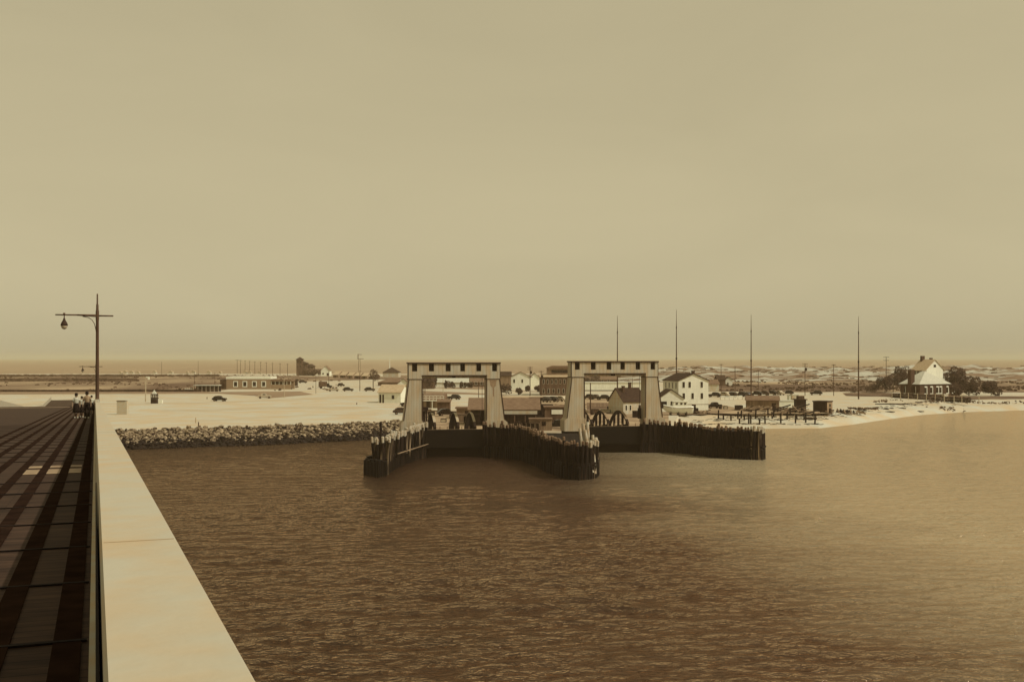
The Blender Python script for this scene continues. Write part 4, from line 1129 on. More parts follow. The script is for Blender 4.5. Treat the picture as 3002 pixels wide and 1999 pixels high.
# scattered dune scrub and beach weed: uncountable
rnd = random.Random(5)
m = MB()
for k in range(2600):
    u = rnd.uniform(1960, 3300); y = rnd.uniform(440, 640); cl = vnoise(u * .006, y * .02, 21)
    if cl < .02: continue
    p = AT(u, y, 2.5); s = rnd.uniform(.25, .7)
    a = rnd.uniform(0, 3.1)
    for q in range(2):
        aa = a + q * 1.5; dx, dy = math.cos(aa) * s * 1.3, math.sin(aa) * s * 1.3
        m.add([p + Vector((-dx, -dy, 0)), p + Vector((dx, dy, 0)), p + Vector((dx * .6, dy * .6, s * 1.2)), p + Vector((-dx * .7, -dy * .7, s))], [(0, 1, 2, 3)])
for k in range(1600):
    u = rnd.uniform(-200, 1000); y = rnd.uniform(450, 860)
    if vnoise(u * .005, y * .015, 4) < .05: continue
    p = AT(u, y, 2.5); s = rnd.uniform(.3, .8); a = rnd.uniform(0, 3.1)
    dx, dy = math.cos(a) * s * 1.5, math.sin(a) * s * 1.5
    m.add([p + Vector((-dx, -dy, 0)), p + Vector((dx, dy, 0)), p + Vector((dx * .6, dy * .6, s)), p + Vector((-dx * .7, -dy * .7, s * .8))], [(0, 1, 2, 3)])
for k in range(6000):   # scrub clumps on the dunes
    q_ = d.v[rnd.randrange(len(d.v))]
    if q_[1] > 940 or vnoise(q_[0] * .03, q_[1] * .05, 31) < .0: continue
    p = Vector((q_[0] + rnd.uniform(-6, 6), q_[1] + rnd.uniform(-4, 4), q_[2] - .25)); s = rnd.uniform(.35, .9); a = rnd.uniform(-.6, .6)
    dx, dy = math.cos(a) * s * 3, math.sin(a) * s * 3
    m.add([p + Vector((-dx, -dy, 0)), p + Vector((dx, dy, 0)), p + Vector((dx * .6, dy * .6, s * 1.0)), p + Vector((-dx * .7, -dy * .7, s * .8))], [(0, 1, 2, 3)])
for k in range(2200):   # dark scrub strips on the left plain
    v = rnd.choice((1101, 1103, 1104, 1114, 1117)) + rnd.uniform(-1, 1); u = rnd.uniform(-200, 640 if v < 1110 else 400)
    p = G(u, v); s = rnd.uniform(.4, .9); a = rnd.uniform(-.5, .5); dx, dy = math.cos(a) * s * 2.5, math.sin(a) * s * 2.5
    m.add([p + Vector((-dx, -dy, 0)), p + Vector((dx, dy, 0)), p + Vector((dx * .6, dy * .6, s * 1.2)), p + Vector((-dx * .7, -dy * .7, s))], [(0, 1, 2, 3)])
for (u0, u1, v0, v1, n) in ((2485, 2575, 1196, 1203, 140), (2560, 2830, 1172, 1180, 400), (2715, 2830, 1193, 1198, 150), (1980, 2100, 1205, 1216, 200), (2830, 3100, 1176, 1184, 300)):
    for k in range(n):
        uu = rnd.uniform(u0, u1); vv = rnd.uniform(v0, v1)
        if vnoise(uu * .02, vv * .1, 2) < -.05: continue
        p = GS(uu, vv); s = rnd.uniform(.12, .3); a = rnd.uniform(0, 3.1)
        dx, dy = math.cos(a) * s * 1.3, math.sin(a) * s * 1.3
        m.add([p + Vector((-dx, -dy, 0)), p + Vector((dx, dy, 0)), p + Vector((dx * .6, dy * .6, s * 1.3)), p + Vector((-dx * .7, -dy * .7, s))], [(0, 1, 2, 3)])
tag(m.build('dune_grass', 'leafmid', fix=False), 'scattered tufts of dune grass and weed', 'grass', kind='stuff')

# ------------------------------------------------------------------ poles
def make_utility(h, arms, transformer=False, label='', loc=(0, 0, 0), rz=0, r=.14, mt='polewood', group='utility poles of the village'):
    t = thing('utility_pole', label, 'utility pole', loc, rz, group)
    m = MB(); m.tube((0, 0, -.3), (0, 0, h), r, r * .65, 8); m.build('pole', mt, t)
    for (z, w) in arms:
        m = MB(); m.box(-w, w, -.12, 0 - .02, h - z - .07, h - z + .07)
        for k in range(4):
            x = -w * .9 + k * w * .6; m.tube((x, -.06, h - z + .07), (x, -.06, h - z + .25), .04, n=5)
        m.build('crossarm', mt, t)
    if transformer:
        m = MB(); m.tube((.4, -.1, h - 2.6), (.4, -.1, h - 1.5), .32, n=10); m.build('transformer', 'iron', t)
    return t
def pole_px(u, vt, vb, arms=(), tr=False, label='', r=.14, mt='polewood', rz=0, group='utility poles of the village'):
    p = G(u, vb); h = ZV(vt, p.y) - 2.5
    return make_utility(h, arms, tr, label, p, rz, r, mt, group)
n = 10
labs = ['tallest pole at the left end of the distant line of poles', 'second pole from the left in the distant line', 'third pole from the left in the distant line', 'fourth pole from the left in the distant line',
        'fifth pole from the left in the distant line', 'sixth pole from the left in the distant line', 'seventh pole from the left in the distant line', 'eighth pole from the left in the distant line, above the porch',
        'ninth pole from the left in the distant line', 'last pole of the distant line, nearest the dark tower']
for k, u in enumerate((695.5, 705, 718.5, 732, 747, 764.4, 781, 799, 821, 843)):
    f = k / 9
    Yp = 1000 - 180 * f; p = AT(u, min(Yp, 925), 2.5); h = ZV(1054 + 12 * f, p.y) - 2.5
    make_utility(h, ((.5, 1.6),) if k in (0, 1) else ((.5, .8),), False, labs[k], p, 0, .2, 'polewood', 'distant line of utility poles')
for a in ((474, 1060, 1098, (), False, 'thin pole on the plain above the white light pole', .16), (581, 1058, 1097, (), False, 'pole on the plain left of the line of poles', .16),
          (570, 1087, 1147, (), False, 'thin pole at the left end of the carport', .1), (630, 1092, 1147, (), False, 'thin pole at the right end of the carport', .1),
          (1554, 1075, 1160, ((.3, .9), (1.0, .9), (3.8, .9)), True, 'dark utility pole with three cross arms between the gantries', .17),
          (1586.5, 1087, 1160, ((.3, .9),), True, 'dark utility pole with transformer left of the hotel', .15),
          (2114, 1067, 1150, ((.3, .9),), False, 'utility pole right behind the large white house', .15), (2155, 1073, 1166, (), False, 'plain pole among the parked cars', .12),
          (2223, 1086, 1142, ((.3, 1.1), (1.6, 1.0)), False, 'utility pole with two arms right of the third tall mast', .14),
          (2360, 1066, 1160, ((.2, .9), (1.0, .9)), True, 'utility pole with transformer above the tarred outhouse', .14),
          (2444, 1068, 1160, ((.3, .7),), False, 'utility pole between the tarred shed and the fourth tall mast', .14),
          (2598, 1046, 1150, ((.2, 1.1), (1.4, 1.1)), False, 'utility pole with two arms in front of the trees left of the brick house', .15),
          (1055, 1085, 1146, (), False, 'pole with flared base beside the road left of the gantries', .16), (926, 1100, 1153, (), False, 'thin pole on the white lot right of the brown road tip', .09),
          (964, 1088, 1136, (), False, 'dark pole beside the parked truck', .14), (1246, 1110, 1170, (), False, 'dark pole just inside the left gantry tower', .12),
          (1094, 1083, 1142, ((.5, 1.2),), False, 'dark pole with arm by the leaning tree', .2), (1403, 1118, 1198, (), False, 'thin pole inside the left gantry by its right tower', .1),
          (1731, 1122, 1224, (), False, 'dark post inside the right gantry beside its left tower', .16), (1854, 1108, 1180, (), False, 'thin dark pole behind the dark-roofed house inside the right gantry', .1),
          (1299, 1112, 1168, (), False, 'pale pole inside the left gantry in front of the wide white house', .12)):
    pole_px(a[0], a[1], a[2], a[3], a[4], a[5], a[6], mt='polepaint' if 'pale' in a[5] else 'polewood')
for a in ((833, 1108, 1166, 'thin white pole at the brown road island'), (185, 1078, 1103, 'pale short mast at the far left of the beach'), (240, 1086, 1100, 'pale pole behind the tall lamp post')):
    pole_px(a[0], a[1], a[2], (), False, a[3], .12, 'polepaint', group='pale poles on the left plain')
# white light pole with lamp head
p = G(427, 1178); h = ZV(1104, p.y) - 2.5
t = thing('light_pole', 'white light pole with square lamp head above the small kiosk', 'light pole', p)
m = MB(); m.tube((0, 0, 0), (0, 0, h), .2, .12, 8); m.build('pole', 'polepaint', t)
m = MB(); m.box(.1, 1.1, -.15, .15, h - .3, h); m.box(.7, 1.15, -.2, .2, h - .9, h - .3); m.build('lamp_head', 'frame', t)
# tall masts
for (u, vt, vb, lab) in ((1810, 925, 1172, 'first tall bare mast from the left, rising behind the right gantry'), (1983, 908, 1168, 'second tall bare mast, rising behind the large white house'),
                         (2202, 922, 1168, 'third tall bare mast, among the parked cars'), (2517, 927, 1170, 'fourth tall bare mast, rightmost, alone on the sand')):
    p = G(u, vb); h = ZV(vt, p.y) - 2.5
    t = thing('tall_mast', lab, 'mast', p, 0, 'four tall bare masts')
    m = MB(); m.tube((0, 0, -.3), (0, 0, h * .45), .24, .2, 10); m.tube((0, 0, h * .45), (0, 0, h * .8), .19, .13, 10); m.tube((0, 0, h * .8), (0, 0, h), .12, .05, 8); m.build('mast', 'polewood', t)
    m = MB(); m.lathe([(.27, h * .44), (.27, h * .46)], n=10); m.lathe([(.2, h * .79), (.2, h * .81)], n=10); m.build('band', 'iron', t)
# kiosk with peaked roof
p = G(450, 1183)
t = thing('kiosk', 'small dark booth with white peaked roof on the white lot at left', 'kiosk', p)
m = MB()
for x in (-.75, -.25, .25, .75): m.box(x - .1, x + .1, 0, .2, 0, 2.8); m.box(x - .1, x + .1, 1.3, 1.5, 0, 2.8)
m.box(-.85, .85, -.05, 1.55, 1.5, 1.75); m.box(-.85, .85, -.05, 1.55, 2.6, 2.85); m.build('frame', 'dkwood', t)
m = MB(); m.box(-.8, .8, .02, 1.5, 0, 1.4); m.build('counter', 'dkwood', t)
m = MB(); m.add([(-.6, 0, 2.85), (.6, 0, 2.85), (.6, 1.4, 2.85), (-.6, 1.4, 2.85), (0, .7, 4.1)], [(0, 1, 4), (1, 2, 4), (2, 3, 4), (3, 0, 4), (3, 2, 1, 0)]); m.build('roof', 'roofwhite', t)
m = MB(); m.box(.86, 1.5, .1, .18, 1.5, 1.75); m.box(.86, 1.5, .1, .18, 2.3, 2.5); m.build('sign_arm', 'dkwood', t)
m = MB(); m.box(1.4, 2.4, .3, 1.3, 0, 1.0); m.build('box', 'frame', t)
p = G(476, 1184)
t = thing('concrete_block', 'low white concrete pillar base behind the parapet', 'pillar', G(357, 1215))
m = MB(); m.box(-1.2, 1.2, 0, 1.2, 0, 3.2); m.build('body', 'concrete', t)
m = MB(); m.box(-1.3, .9, -.1, 1.3, 3.2, 3.3); m.build('cap', 'trim', t)
for u, v, h, lab in ((574, 1240, 1.1, 'thin pale marker post standing on the white lot above the rocks'), (582, 1251, .9, 'short dark marker post just above the rocks'), (607, 1170, .7, 'small dark marker on the white road ahead of the lone sedan'), (1046, 1186, .6, 'small dark marker post left of the small white house')):
    m = MB(); m.lathe([(.12, -.1), (.11, h), (.02, h + .08)], n=6); o = m.build('marker_post', 'polewood' if 'dark' in lab else 'roofpale'); o.location = G(u, v); tag(o, lab, 'post')
# garden fence at far right
t = thing('garden_fence', 'pale post and wire fence in front of the brick house', 'fence', G(2615, 1168))
pl = [G(2615, 1168), G(2640, 1170), G(2663, 1172), G(2690, 1174), G(2716, 1174), G(2742, 1175), G(2768, 1181), G(2797, 1182), G(2820, 1183), G(2870, 1184)]
o0 = pl[0]
for p in pl:
    m = MB(); q_ = p - o0; m.box(q_.x - .09, q_.x + .09, q_.y - .09, q_.y + .09, 0, 2.3); m.build('post', 'polepaint', t)
m = MB()
for a, b in zip(pl, pl[1:]):
    a, b = a - o0, b - o0
    for z in (2.2, 1.2): m.beam((a.x, a.y, z), (b.x, b.y, z), .06, .06)
m.build('rail', 'polepaint', t)
m = MB()
pts = [G(2618, 1166), G(2690, 1170), G(2790, 1178), G(2850, 1180)]
rnd = random.Random(3)
for a, b in zip(pts, pts[1:]):
    for k in range(900):
        f = rnd.random(); p = a.lerp(b, f) + Vector((rnd.uniform(-.3, .3), rnd.uniform(.6, 1.8), rnd.uniform(0, 1.5)))
        aa = Vector((rnd.gauss(0, 1), rnd.gauss(0, 1), rnd.gauss(0, 1))).normalized(); bb = aa.orthogonal(); s = rnd.uniform(.12, .3)
        m.add([p - aa * s, p + bb * s * .7, p + aa * s, p - bb * s * .7], [(0, 1, 2, 3)])
tag(m.build('hedge', 'leaf', fix=False), 'dark ragged hedge behind the pale fence of the brick house', 'hedge')

# ------------------------------------------------------------------ cars
def make_car(body, roofm, kind='sedan', label='', loc=(0, 0, 0), rz=0):
    t = thing('parked_car', label, 'car', loc, rz, 'parked cars')
    m = MB()
    lower = [(-2.25, .5), (-2.35, .85), (-2.1, 1.08), (-1.3, 1.12), (.75, 1.12), (1.95, 1.02), (2.12, .9), (2.15, .5)]
    m.prism([(x, z) for x, z in lower], -.62, .62, 'y')
    m.build('body', body, t)
    m = MB()
    if kind == 'sedan': cab = [(-1.95, 1.08), (-1.75, 1.4), (-1.25, 1.66), (-.2, 1.74), (.45, 1.66), (.8, 1.12)]
    else: cab = [(-1.2, 1.1), (-1.05, 1.5), (-.7, 1.68), (-.1, 1.7), (.35, 1.6), (.7, 1.12)]
    n_ = len(cab)
    vs = [(x, -.66 + max(0, z - 1.1) * .14, z) for x, z in cab] + [(x, .66 - max(0, z - 1.1) * .14, z) for x, z in cab]
    fs = [tuple(range(n_)), tuple(range(2 * n_ - 1, n_ - 1, -1))] + [(i, n_ + i, n_ + (i + 1) % n_, (i + 1) % n_) for i in range(n_)]
    m.add(vs, fs); m.build('cabin', roofm, t)
    for s in (-1, 1):
        m = MB()
        for (x0, x1) in (((-1.2, -.5), (-.42, .3)) if kind == 'sedan' else ((-.6, .25),)):
            yy = s * .655; m.box(x0, x1, min(yy, yy - s * .05), max(yy, yy - s * .05), 1.2, 1.52)
        m.build('side_window', 'pane', t)
        for x in (-1.45, 1.42):
            m = MB(); pr = []
            for k in range(9):
                a = math.pi * k / 8; pr.append((x - .58 * math.cos(a), .42 + .5 * math.sin(a)))
            pr2 = [(x - .44 * math.cos(math.pi * k / 8), .42 + .38 * math.sin(math.pi * k / 8)) for k in range(8, -1, -1)]
            y0, y1 = sorted((s * .6, s * .88)); m.prism(pr + pr2, y0, y1, 'y'); m.build('fender', body, t)
            m = MB(); m.tube((x, s * .66, .36), (x, s * .84, .36), .36, n=14); w_ = m.build('wheel', 'tyre', t)
            m = MB(); m.tube((x, s * .84, .36), (x, s * .86, .36), .17, n=10); m.build('hub', 'ironpale', w_)
        m = MB(); y0, y1 = sorted((s * .6, s * .86)); m.box(-.95, .9, y0, y1, .38, .44); m.build('running_board', 'tyre', t)
        m = MB(); m.lathe([(.03, -.12), (.12, -.06), (.13, .04), (.02, .06)], (2.05, s * .45, .98), 8); m.build('headlight', 'chrome', t)
    m = MB(); m.beam((2.25, -.75, .5), (2.25, .75, .5), .06, .12); m.beam((-2.42, -.7, .5), (-2.42, .7, .5), .06, .12); m.build('bumper', 'ironpale', t)
    return t
pS = G(644, 1176)
car_dark = make_car('carblack', 'carblack', 'sedan', 'dark sedan driving alone on the white road at left', pS, R(-8))
cars = [
 (776, 1168, 10, 'coupe', 'pale', 'pale two-tone car by the brown road island'),
 (978, 1147, 5, 'coupe', 'pale', 'pale small car right of the parked truck'),
 (1021, 1147, 8, 'sedan', 'dark', 'dark sedan in the middle of the white road left of the gantries'),
 (1084, 1147, 6, 'sedan', 'dark', 'dark sedan beside the pale pole near the small white house'),
 (1000, 1133, 70, 'sedan', 'dark', 'dark car seen end on behind the road left of the gantries'),
 (888, 1123, 20, 'sedan', 'dark', 'tiny dark car far up the white road beyond the brick building'),
 (1331, 1171, 150, 'sedan', 'dark', 'dark car on the white road inside the left gantry opening'),
 (1310, 1219, 20, 'sedan', 'dark', 'large dark sedan close behind the left ramp'),
 (1196, 1191, 200, 'sedan', 'dark', 'dark car at the foot of the left gantry tower'),
 (1180, 1215, 5, 'sedan', 'mid', 'brown car half hidden by the left gantry tower'),
 (1598, 1179, 135, 'sedan', 'dark', 'leftmost of the three cars parked aslant below the hotel'),
 (1619, 1178, 135, 'sedan', 'dark', 'middle of the three cars parked aslant below the hotel'),
 (1642, 1177, 135, 'sedan', 'pale', 'rightmost of the three cars parked aslant below the hotel'),
 (1634, 1256, 185, 'sedan', 'dark', 'dark car behind the middle fender pier, beside the dock cabin'),
 (1725, 1170, 160, 'sedan', 'dark', 'dark car at the left inside the right gantry opening'),
 (1768, 1172, 165, 'sedan', 'dark', 'dark sedan framed in the middle of the right gantry opening'),
 (1744, 1171, 150, 'coupe', 'mid', 'small brown car between two dark cars inside the right gantry'),
 (2094, 1164, 155, 'sedan', 'dark', 'first car of the row right of the large white house'),
 (2120, 1163, 140, 'sedan', 'pale', 'second car of the row right of the large white house'),
 (2144, 1163, 140, 'sedan', 'dark', 'third car of the row right of the large white house'),
 (2172, 1162, 140, 'sedan', 'dark', 'fourth car of the row, right of the plain pole'),
 (2191, 1163, 110, 'coupe', 'dark', 'fifth car of the row, just left of the third tall mast'),
 (2216, 1160, 145, 'sedan', 'dark', 'sixth car of the row, just right of the third tall mast'),
 (2238, 1159, 145, 'sedan', 'mid', 'seventh car of the row right of the large white house'),
 (2260, 1158, 140, 'sedan', 'dark', 'eighth car of the row right of the large white house'),
 (2284, 1158, 120, 'coupe', 'pale', 'ninth car of the row, small and pale'),
 (2308, 1157, 170, 'sedan', 'dark', 'last dark sedan of the row, left of the outhouse'),
 (2392, 1158, 165, 'sedan', 'dark', 'dark sedan parked alone right of the outhouse pole'),
 (2092, 1197, 200, 'coupe', 'dark', 'dark rounded car beside the corner of the large white house'),
]
protos = {('sedan', 'dark'): car_dark}
mats = {'dark': ('carblack', 'carblack'), 'pale': ('carpale', 'carpale'), 'mid': ('carbrown', 'carbrown')}
for (u, v, ang, kind, tone, lab) in cars:
    p = G(u, v)
    if (kind, tone) in protos: dup(protos[(kind, tone)], lab, p, R(ang))
    else: protos[(kind, tone)] = make_car(*mats[tone], kind, lab, p, R(ang))
# truck
p = G(952, 1139)
t = thing('parked_truck', 'dark box truck parked beside the dark pole on the road', 'truck', p, R(5))
m = MB(); m.box(-2.6, 1.0, -1, 1, .9, 3.1); m.build('cargo_box', 'brown', t)
m = MB(); m.prism([(1.0, .6), (1.0, 2.3), (1.9, 2.3), (2.1, 1.5), (3.2, 1.3), (3.2, .6)], -.8, .8, 'y'); m.build('cab', 'carblack', t)
for x in (-1.6, 2.5):
    for s in (-1, 1):
        m = MB(); m.tube((x, s * .75, .45), (x, s * 1.0, .45), .45, n=12); m.build('wheel', 'tyre', t)
# small far cars and people by the tree row
p = G(860, 1131); house('kiosk', 'dark little hut at the right end of the brick building porch', 'hut', p, 3.2, 3, 2.6, .6, 'gx', 'dkwood', 'roofdk')

# ------------------------------------------------------------------ boats
def make_boat(loc, rz):
    t = thing('cabin_boat', 'white cabin boat propped on land in front of the large white house', 'boat', loc, rz)
    N = 12; m = MB(); rows_ = []
    L = 7.0
    for k in range(N + 1):
        f = k / N; x = -L / 2 + L * f
        half = 1.15 * (1 - max(0, (.42 - f) / .42) ** 2.2) * (1 - .12 * max(0, f - .6) / .4)
        sheer = 2.0 + .75 * max(0, .5 - f) ** 1.5 * 2.2 + .15 * f
        keel = .45 + 1.0 * max(0, (.3 - f) / .3) ** 2
        rows_.append([(x, -half, sheer), (x, -half * .92, (sheer + keel) / 2 + .1), (x, -half * .45, keel + .18), (x, 0, keel), (x, half * .45, keel + .18), (x, half * .92, (sheer + keel) / 2 + .1), (x, half, sheer)])
    for r_ in rows_: m.v += r_
    for k in range(N):
        for i in range(6): m.f.append([k * 7 + i, (k + 1) * 7 + i, (k + 1) * 7 + i + 1, k * 7 + i + 1]); m.m.append(0)
        m.f.append([k * 7 + 6, (k + 1) * 7 + 6, (k + 1) * 7, k * 7]); m.m.append(0)
    m.f.append([N * 7 + i for i in range(7)]); m.m.append(0)
    m.build('hull', 'hull', t, smooth=True)
    m = MB()
    for k in range(N):
        a, b = rows_[k][0], rows_[k + 1][0]; m.beam((a[0], a[1] - .04, a[2] - .35), (b[0], b[1] - .04, b[2] - .35), .07, .1)
    m.build('rubbing_strake', 'hullshade', t)
    m = MB(); m.prism([(-1.4, 2.1), (-1.2, 3.1), (2.0, 3.2), (2.1, 2.1)], -.85, .85, 'y'); m.build('cabin', 'hull', t)
    m = MB(); m.box(-1.35, 2.25, -.95, .95, 3.18, 3.26); m.build('cabin_roof', 'frame', t)
    for x in (-.5, .6, 1.5):
        m = MB(); m.box(x - .25, x + .25, -.9, -.85, 2.55, 2.95); m.build('porthole', 'pane', t)
    for x in (-1.8, 0, 1.9):
        m = MB(); m.beam((x, -1.2, 0), (x, -.5, .9), .14, .14); m.beam((x, 1.2, 0), (x, .5, .9), .14, .14); m.box(x - .12, x + .12, -.7, .7, .0, .5); m.build('cradle', 'dkwood', t)
    return t
make_boat(GS(1988, 1217), R(4))
def rowboat(label, u, v, rz, inverted, s=1.0, mt='dkwood', z=2.3):
    t = thing('rowing_boat', label, 'rowing boat', GS(u, v), rz, 'small boats on the right shore'); t.scale = (s, s, s)
    m = MB(); N = 8; rows_ = []
    for k in range(N + 1):
        f = k / N; x = -1.9 + 3.8 * f; h = .65 * math.sin(math.pi * (.12 + .8 * f)) ** .7
        zz = (lambda q: .75 - q) if inverted else (lambda q: q)
        rows_.append([(x, -h, zz(.62)), (x, -h * .8, zz(.25)), (x, 0, zz(.05)), (x, h * .8, zz(.25)), (x, h, zz(.62))])
    for r_ in rows_: m.v += r_
    for k in range(N):
        for i in range(4): m.f.append([k * 5 + i, (k + 1) * 5 + i, (k + 1) * 5 + i + 1, k * 5 + i + 1]); m.m.append(0)
    m.f.append([0, 1, 2, 3, 4]); m.m.append(0); m.f.append([N * 5 + i for i in range(5)]); m.m.append(0)
    m.build('hull', mt, t)
    m = MB()
    for k in range(N):
        for i in (0, 4):
            m.beam(rows_[k][i], rows_[k + 1][i], .08, .08)
    m.build('gunwale', 'plank', t)
    if not inverted:
        for x in (-.7, .6):
            m = MB(); m.box(x - .12, x + .12, -.55, .55, .42, .46); m.build('thwart', 'plank', t)
rowboat('dark rowing boat lying keel up on the sand below the fourth mast', 2474, 1210, R(8), True, 1.05)
rowboat('dark rowing boat at the water edge right of the stakes', 2377, 1248, R(2), False, .75)
rowboat('pale rowing boat lying among timbers in front of the long shed', 2215, 1200, R(-10), False, 1, 'hull')
rowboat('brown rowing boat lying before the tarred shed', 2375, 1216, R(-6), True, 1.2, 'plank')

# ------------------------------------------------------------------ stakes in the shallows and timber heaps
stk = [(2106, 1228), (2121, 1230), (2143, 1233), (2163, 1228), (2168, 1239), (2173, 1226), (2195, 1242), (2201, 1240), (2227, 1246), (2243, 1240), (2268, 1256), (2264, 1226), (2289, 1240), (2307, 1230), (2317, 1256), (2332, 1240), (2336, 1229),
       (2357, 1247), (2362, 1238), (2389, 1244), (2215, 1228), (2252, 1224), (2182, 1231)]
stk.sort()
ORD = ['first', 'second', 'third', 'fourth', 'fifth', 'sixth', 'seventh', 'eighth', 'ninth', 'tenth', 'eleventh', 'twelfth', 'thirteenth', 'fourteenth', 'fifteenth', 'sixteenth', 'seventeenth', 'eighteenth', 'nineteenth', 'twentieth', 'twenty-first', 'twenty-second', 'last']
for k, (u, vb) in enumerate(stk):
    p = GS(u, vb)
    h = random.uniform(1.1, 2.3)
    if k == 0:
        m = MB(); m.lathe([(.2, -.8), (.18, 1.0), (.13, 1.04)], n=7); stake = m.build('mooring_stake', 'pile'); o = stake
        tag(o, 'dark wooden stake standing in the shallows behind the right fender pier', 'stake', 'stakes of the old jetty on the right shore')
    else:
        o = stake.copy(); COL.objects.link(o)
    o['label'] = ORD[k] + ' dark wooden stake from the left in the shallows behind the right fender pier'
    o.location = p; o.scale = (1, 1, h); o.rotation_euler = (random.uniform(-.05, .05), random.uniform(-.06, .06), 0)
m = MB()
for (u0, v0, u1, v1, zt) in ((2175, 1222, 2265, 1228, 3.3), (2262, 1219, 2330, 1216, 3.2)):
    a, b = GS(u0, v0), GS(u1, v1); a.z = b.z = max(a.z, b.z) + .55; m.beam(a, b, .25, .2)
tag(m.build('jetty_timbers', 'plank'), 'broken jetty beams lying across the stakes', 'timber')

def heap(label, u0, u1, v0, v1, n, lmin, lmax, mt, seed, z=2.3, lift=1.0, name='timber_pile', cat='timber pile'):
    rnd = random.Random(seed); c = GS((u0 + u1) / 2, (v0 + v1) / 2)
    t = thing(name, label, cat, c, 0, 'heaps of old timber on the right shore')
    for k in range(n):
        p = GS(rnd.uniform(u0, u1), rnd.uniform(v0, v1)) - c
        a = rnd.uniform(-.5, .5) + (math.pi / 2 if rnd.random() < .25 else 0); L = rnd.uniform(lmin, lmax) / 2; ti = rnd.uniform(-.15, .3)
        d_ = Vector((math.cos(a), math.sin(a), ti)) * L; zc = p.z + abs(d_.z) + rnd.uniform(.05, lift)
        m = MB(); m.beam((p.x - d_.x, p.y - d_.y, zc - d_.z), (p.x + d_.x, p.y + d_.y, zc + d_.z), rnd.uniform(.15, .32), rnd.uniform(.12, .3)); m.build('timber', rnd.choice(mt), t)
heap('untidy pile of pale and dark planks between the long shed and tarred shed', 2285, 2345, 1203, 1216, 26, 2, 6, ['plank', 'tan', 'pile'], 1, lift=.8)
heap('low dark timber pile at the foot of the long shed', 2182, 2262, 1203, 1209, 20, 1.5, 4, ['pile', 'dkwood', 'plank'], 2, lift=.8)
heap('dark scrap pile in front of the tarred shed', 2340, 2438, 1212, 1222, 34, 1.2, 3.5, ['pile', 'dkwood', 'plank'], 3, lift=.9)
heap('pale plank litter behind the end of the right fender pier', 2170, 2290, 1214, 1222, 16, 1.5, 4, ['plank', 'pile'], 4, lift=.3)
heap('weedy scrap beside the boat cradle', 2020, 2085, 1207, 1216, 12, 1, 3, ['plank', 'pile'], 6, lift=.3)
# wrecked timber frame
c = GS(2498, 1240)
t = thing('wrecked_frame', 'collapsed ribbed timber frame with one long beam on the right beach', 'wreck', c, R(5), 'heaps of old timber on the right shore')
for k in range(8):
    x = -3.2 + k * .75; m = MB(); m.beam((x, 0, .0), (x - .5 + .1 * k, .5, 1.4 - .1 * k), .28, .25); m.build('rib', 'pile' if k % 2 else 'plank', t)
m = MB(); m.beam((-1.0, .6, 1.7), (3.9, .2, .95), .22, .2); m.build('long_beam', 'pile', t)
m = MB(); m.beam((-3, -.5, .1), (2.6, -1.2, .25), .2, .18); m.beam((1.2, -.3, .9), (3.2, -.9, .1), .5, .4); m.build('keel_timber', 'plank', t)
# drift logs
logs = [(2566, 2652, 1185.5, 'long thin drift log lying on the bright sand right of the fourth mast'), (2592, 2604, 1199, 'short dark drift log, leftmost near the right waterline'), (2608, 2618, 1198, 'short dark drift log right of the leftmost one'),
        (2634, 2655, 1198, 'dark drift log in the middle of the right waterline'), (2682, 2708, 1202.5, 'long dark drift log left of the brick house corner'), (2741, 2752, 1205.5, 'stubby dark drift log at the right waterline'),
        (2778, 2787, 1205.5, 'small dark drift log farthest right'), (2595, 2622, 1208.5, 'thin drift log at the water edge')]
for (u0, u1, v, lab) in logs:
    q_ = GS((u0 + u1) / 2, v); a, b = AT(u0, q_.y, q_.z), AT(u1, q_.y + .5, q_.z); L = (b - a).length
    m = MB(); m.path([(0, 0, .1), (L * .5, .1, .14), (L, .3, .12)], [.16, .2, .1], 7)
    o = m.build('drift_log', 'pile'); o.location = a; tag(o, lab, 'log', 'drift logs on the right beach')

rnd = random.Random(77); m = MB()
for k in range(420):
    u = rnd.uniform(2030, 2830); v = 1253 - max(0, u - 2440) * .118 + rnd.gauss(-5, 4)
    p = GS(u, v)
    if p.z < .05: continue
    a = rnd.uniform(-.7, .7); L = rnd.uniform(.15, .9); dx, dy = math.cos(a) * L, math.sin(a) * L
    m.beam((p.x - dx, p.y - dy, p.z + .05), (p.x + dx, p.y + dy, p.z + .07), rnd.uniform(.06, .16), rnd.uniform(.05, .12))
tag(m.build('wrack', 'pile', fix=False), 'dark bits of wrack and driftwood strewn along the right waterline', 'debris', kind='stuff')
# beach cabins far left
CW = ['first', 'second', 'third', 'fourth', 'fifth', 'sixth', 'seventh', 'eighth', 'ninth', 'tenth', 'eleventh', 'twelfth', 'last']
for k, u in enumerate((352, 366, 385, 404, 452, 500, 548, 566, 612, 645, 718, 731, 760)):
    p = AT(u, 915, 2.5); house('beach_cabin', CW[k] + ' tiny white beach cabin from the left at the ocean edge', 'cabin', p, 2.0 + (k * 7 % 3) * .6, 4, 1.3 + (k * 5 % 3) * .3, .8, 'gy', 'cream', 'roofpale', group='beach cabins by the ocean')
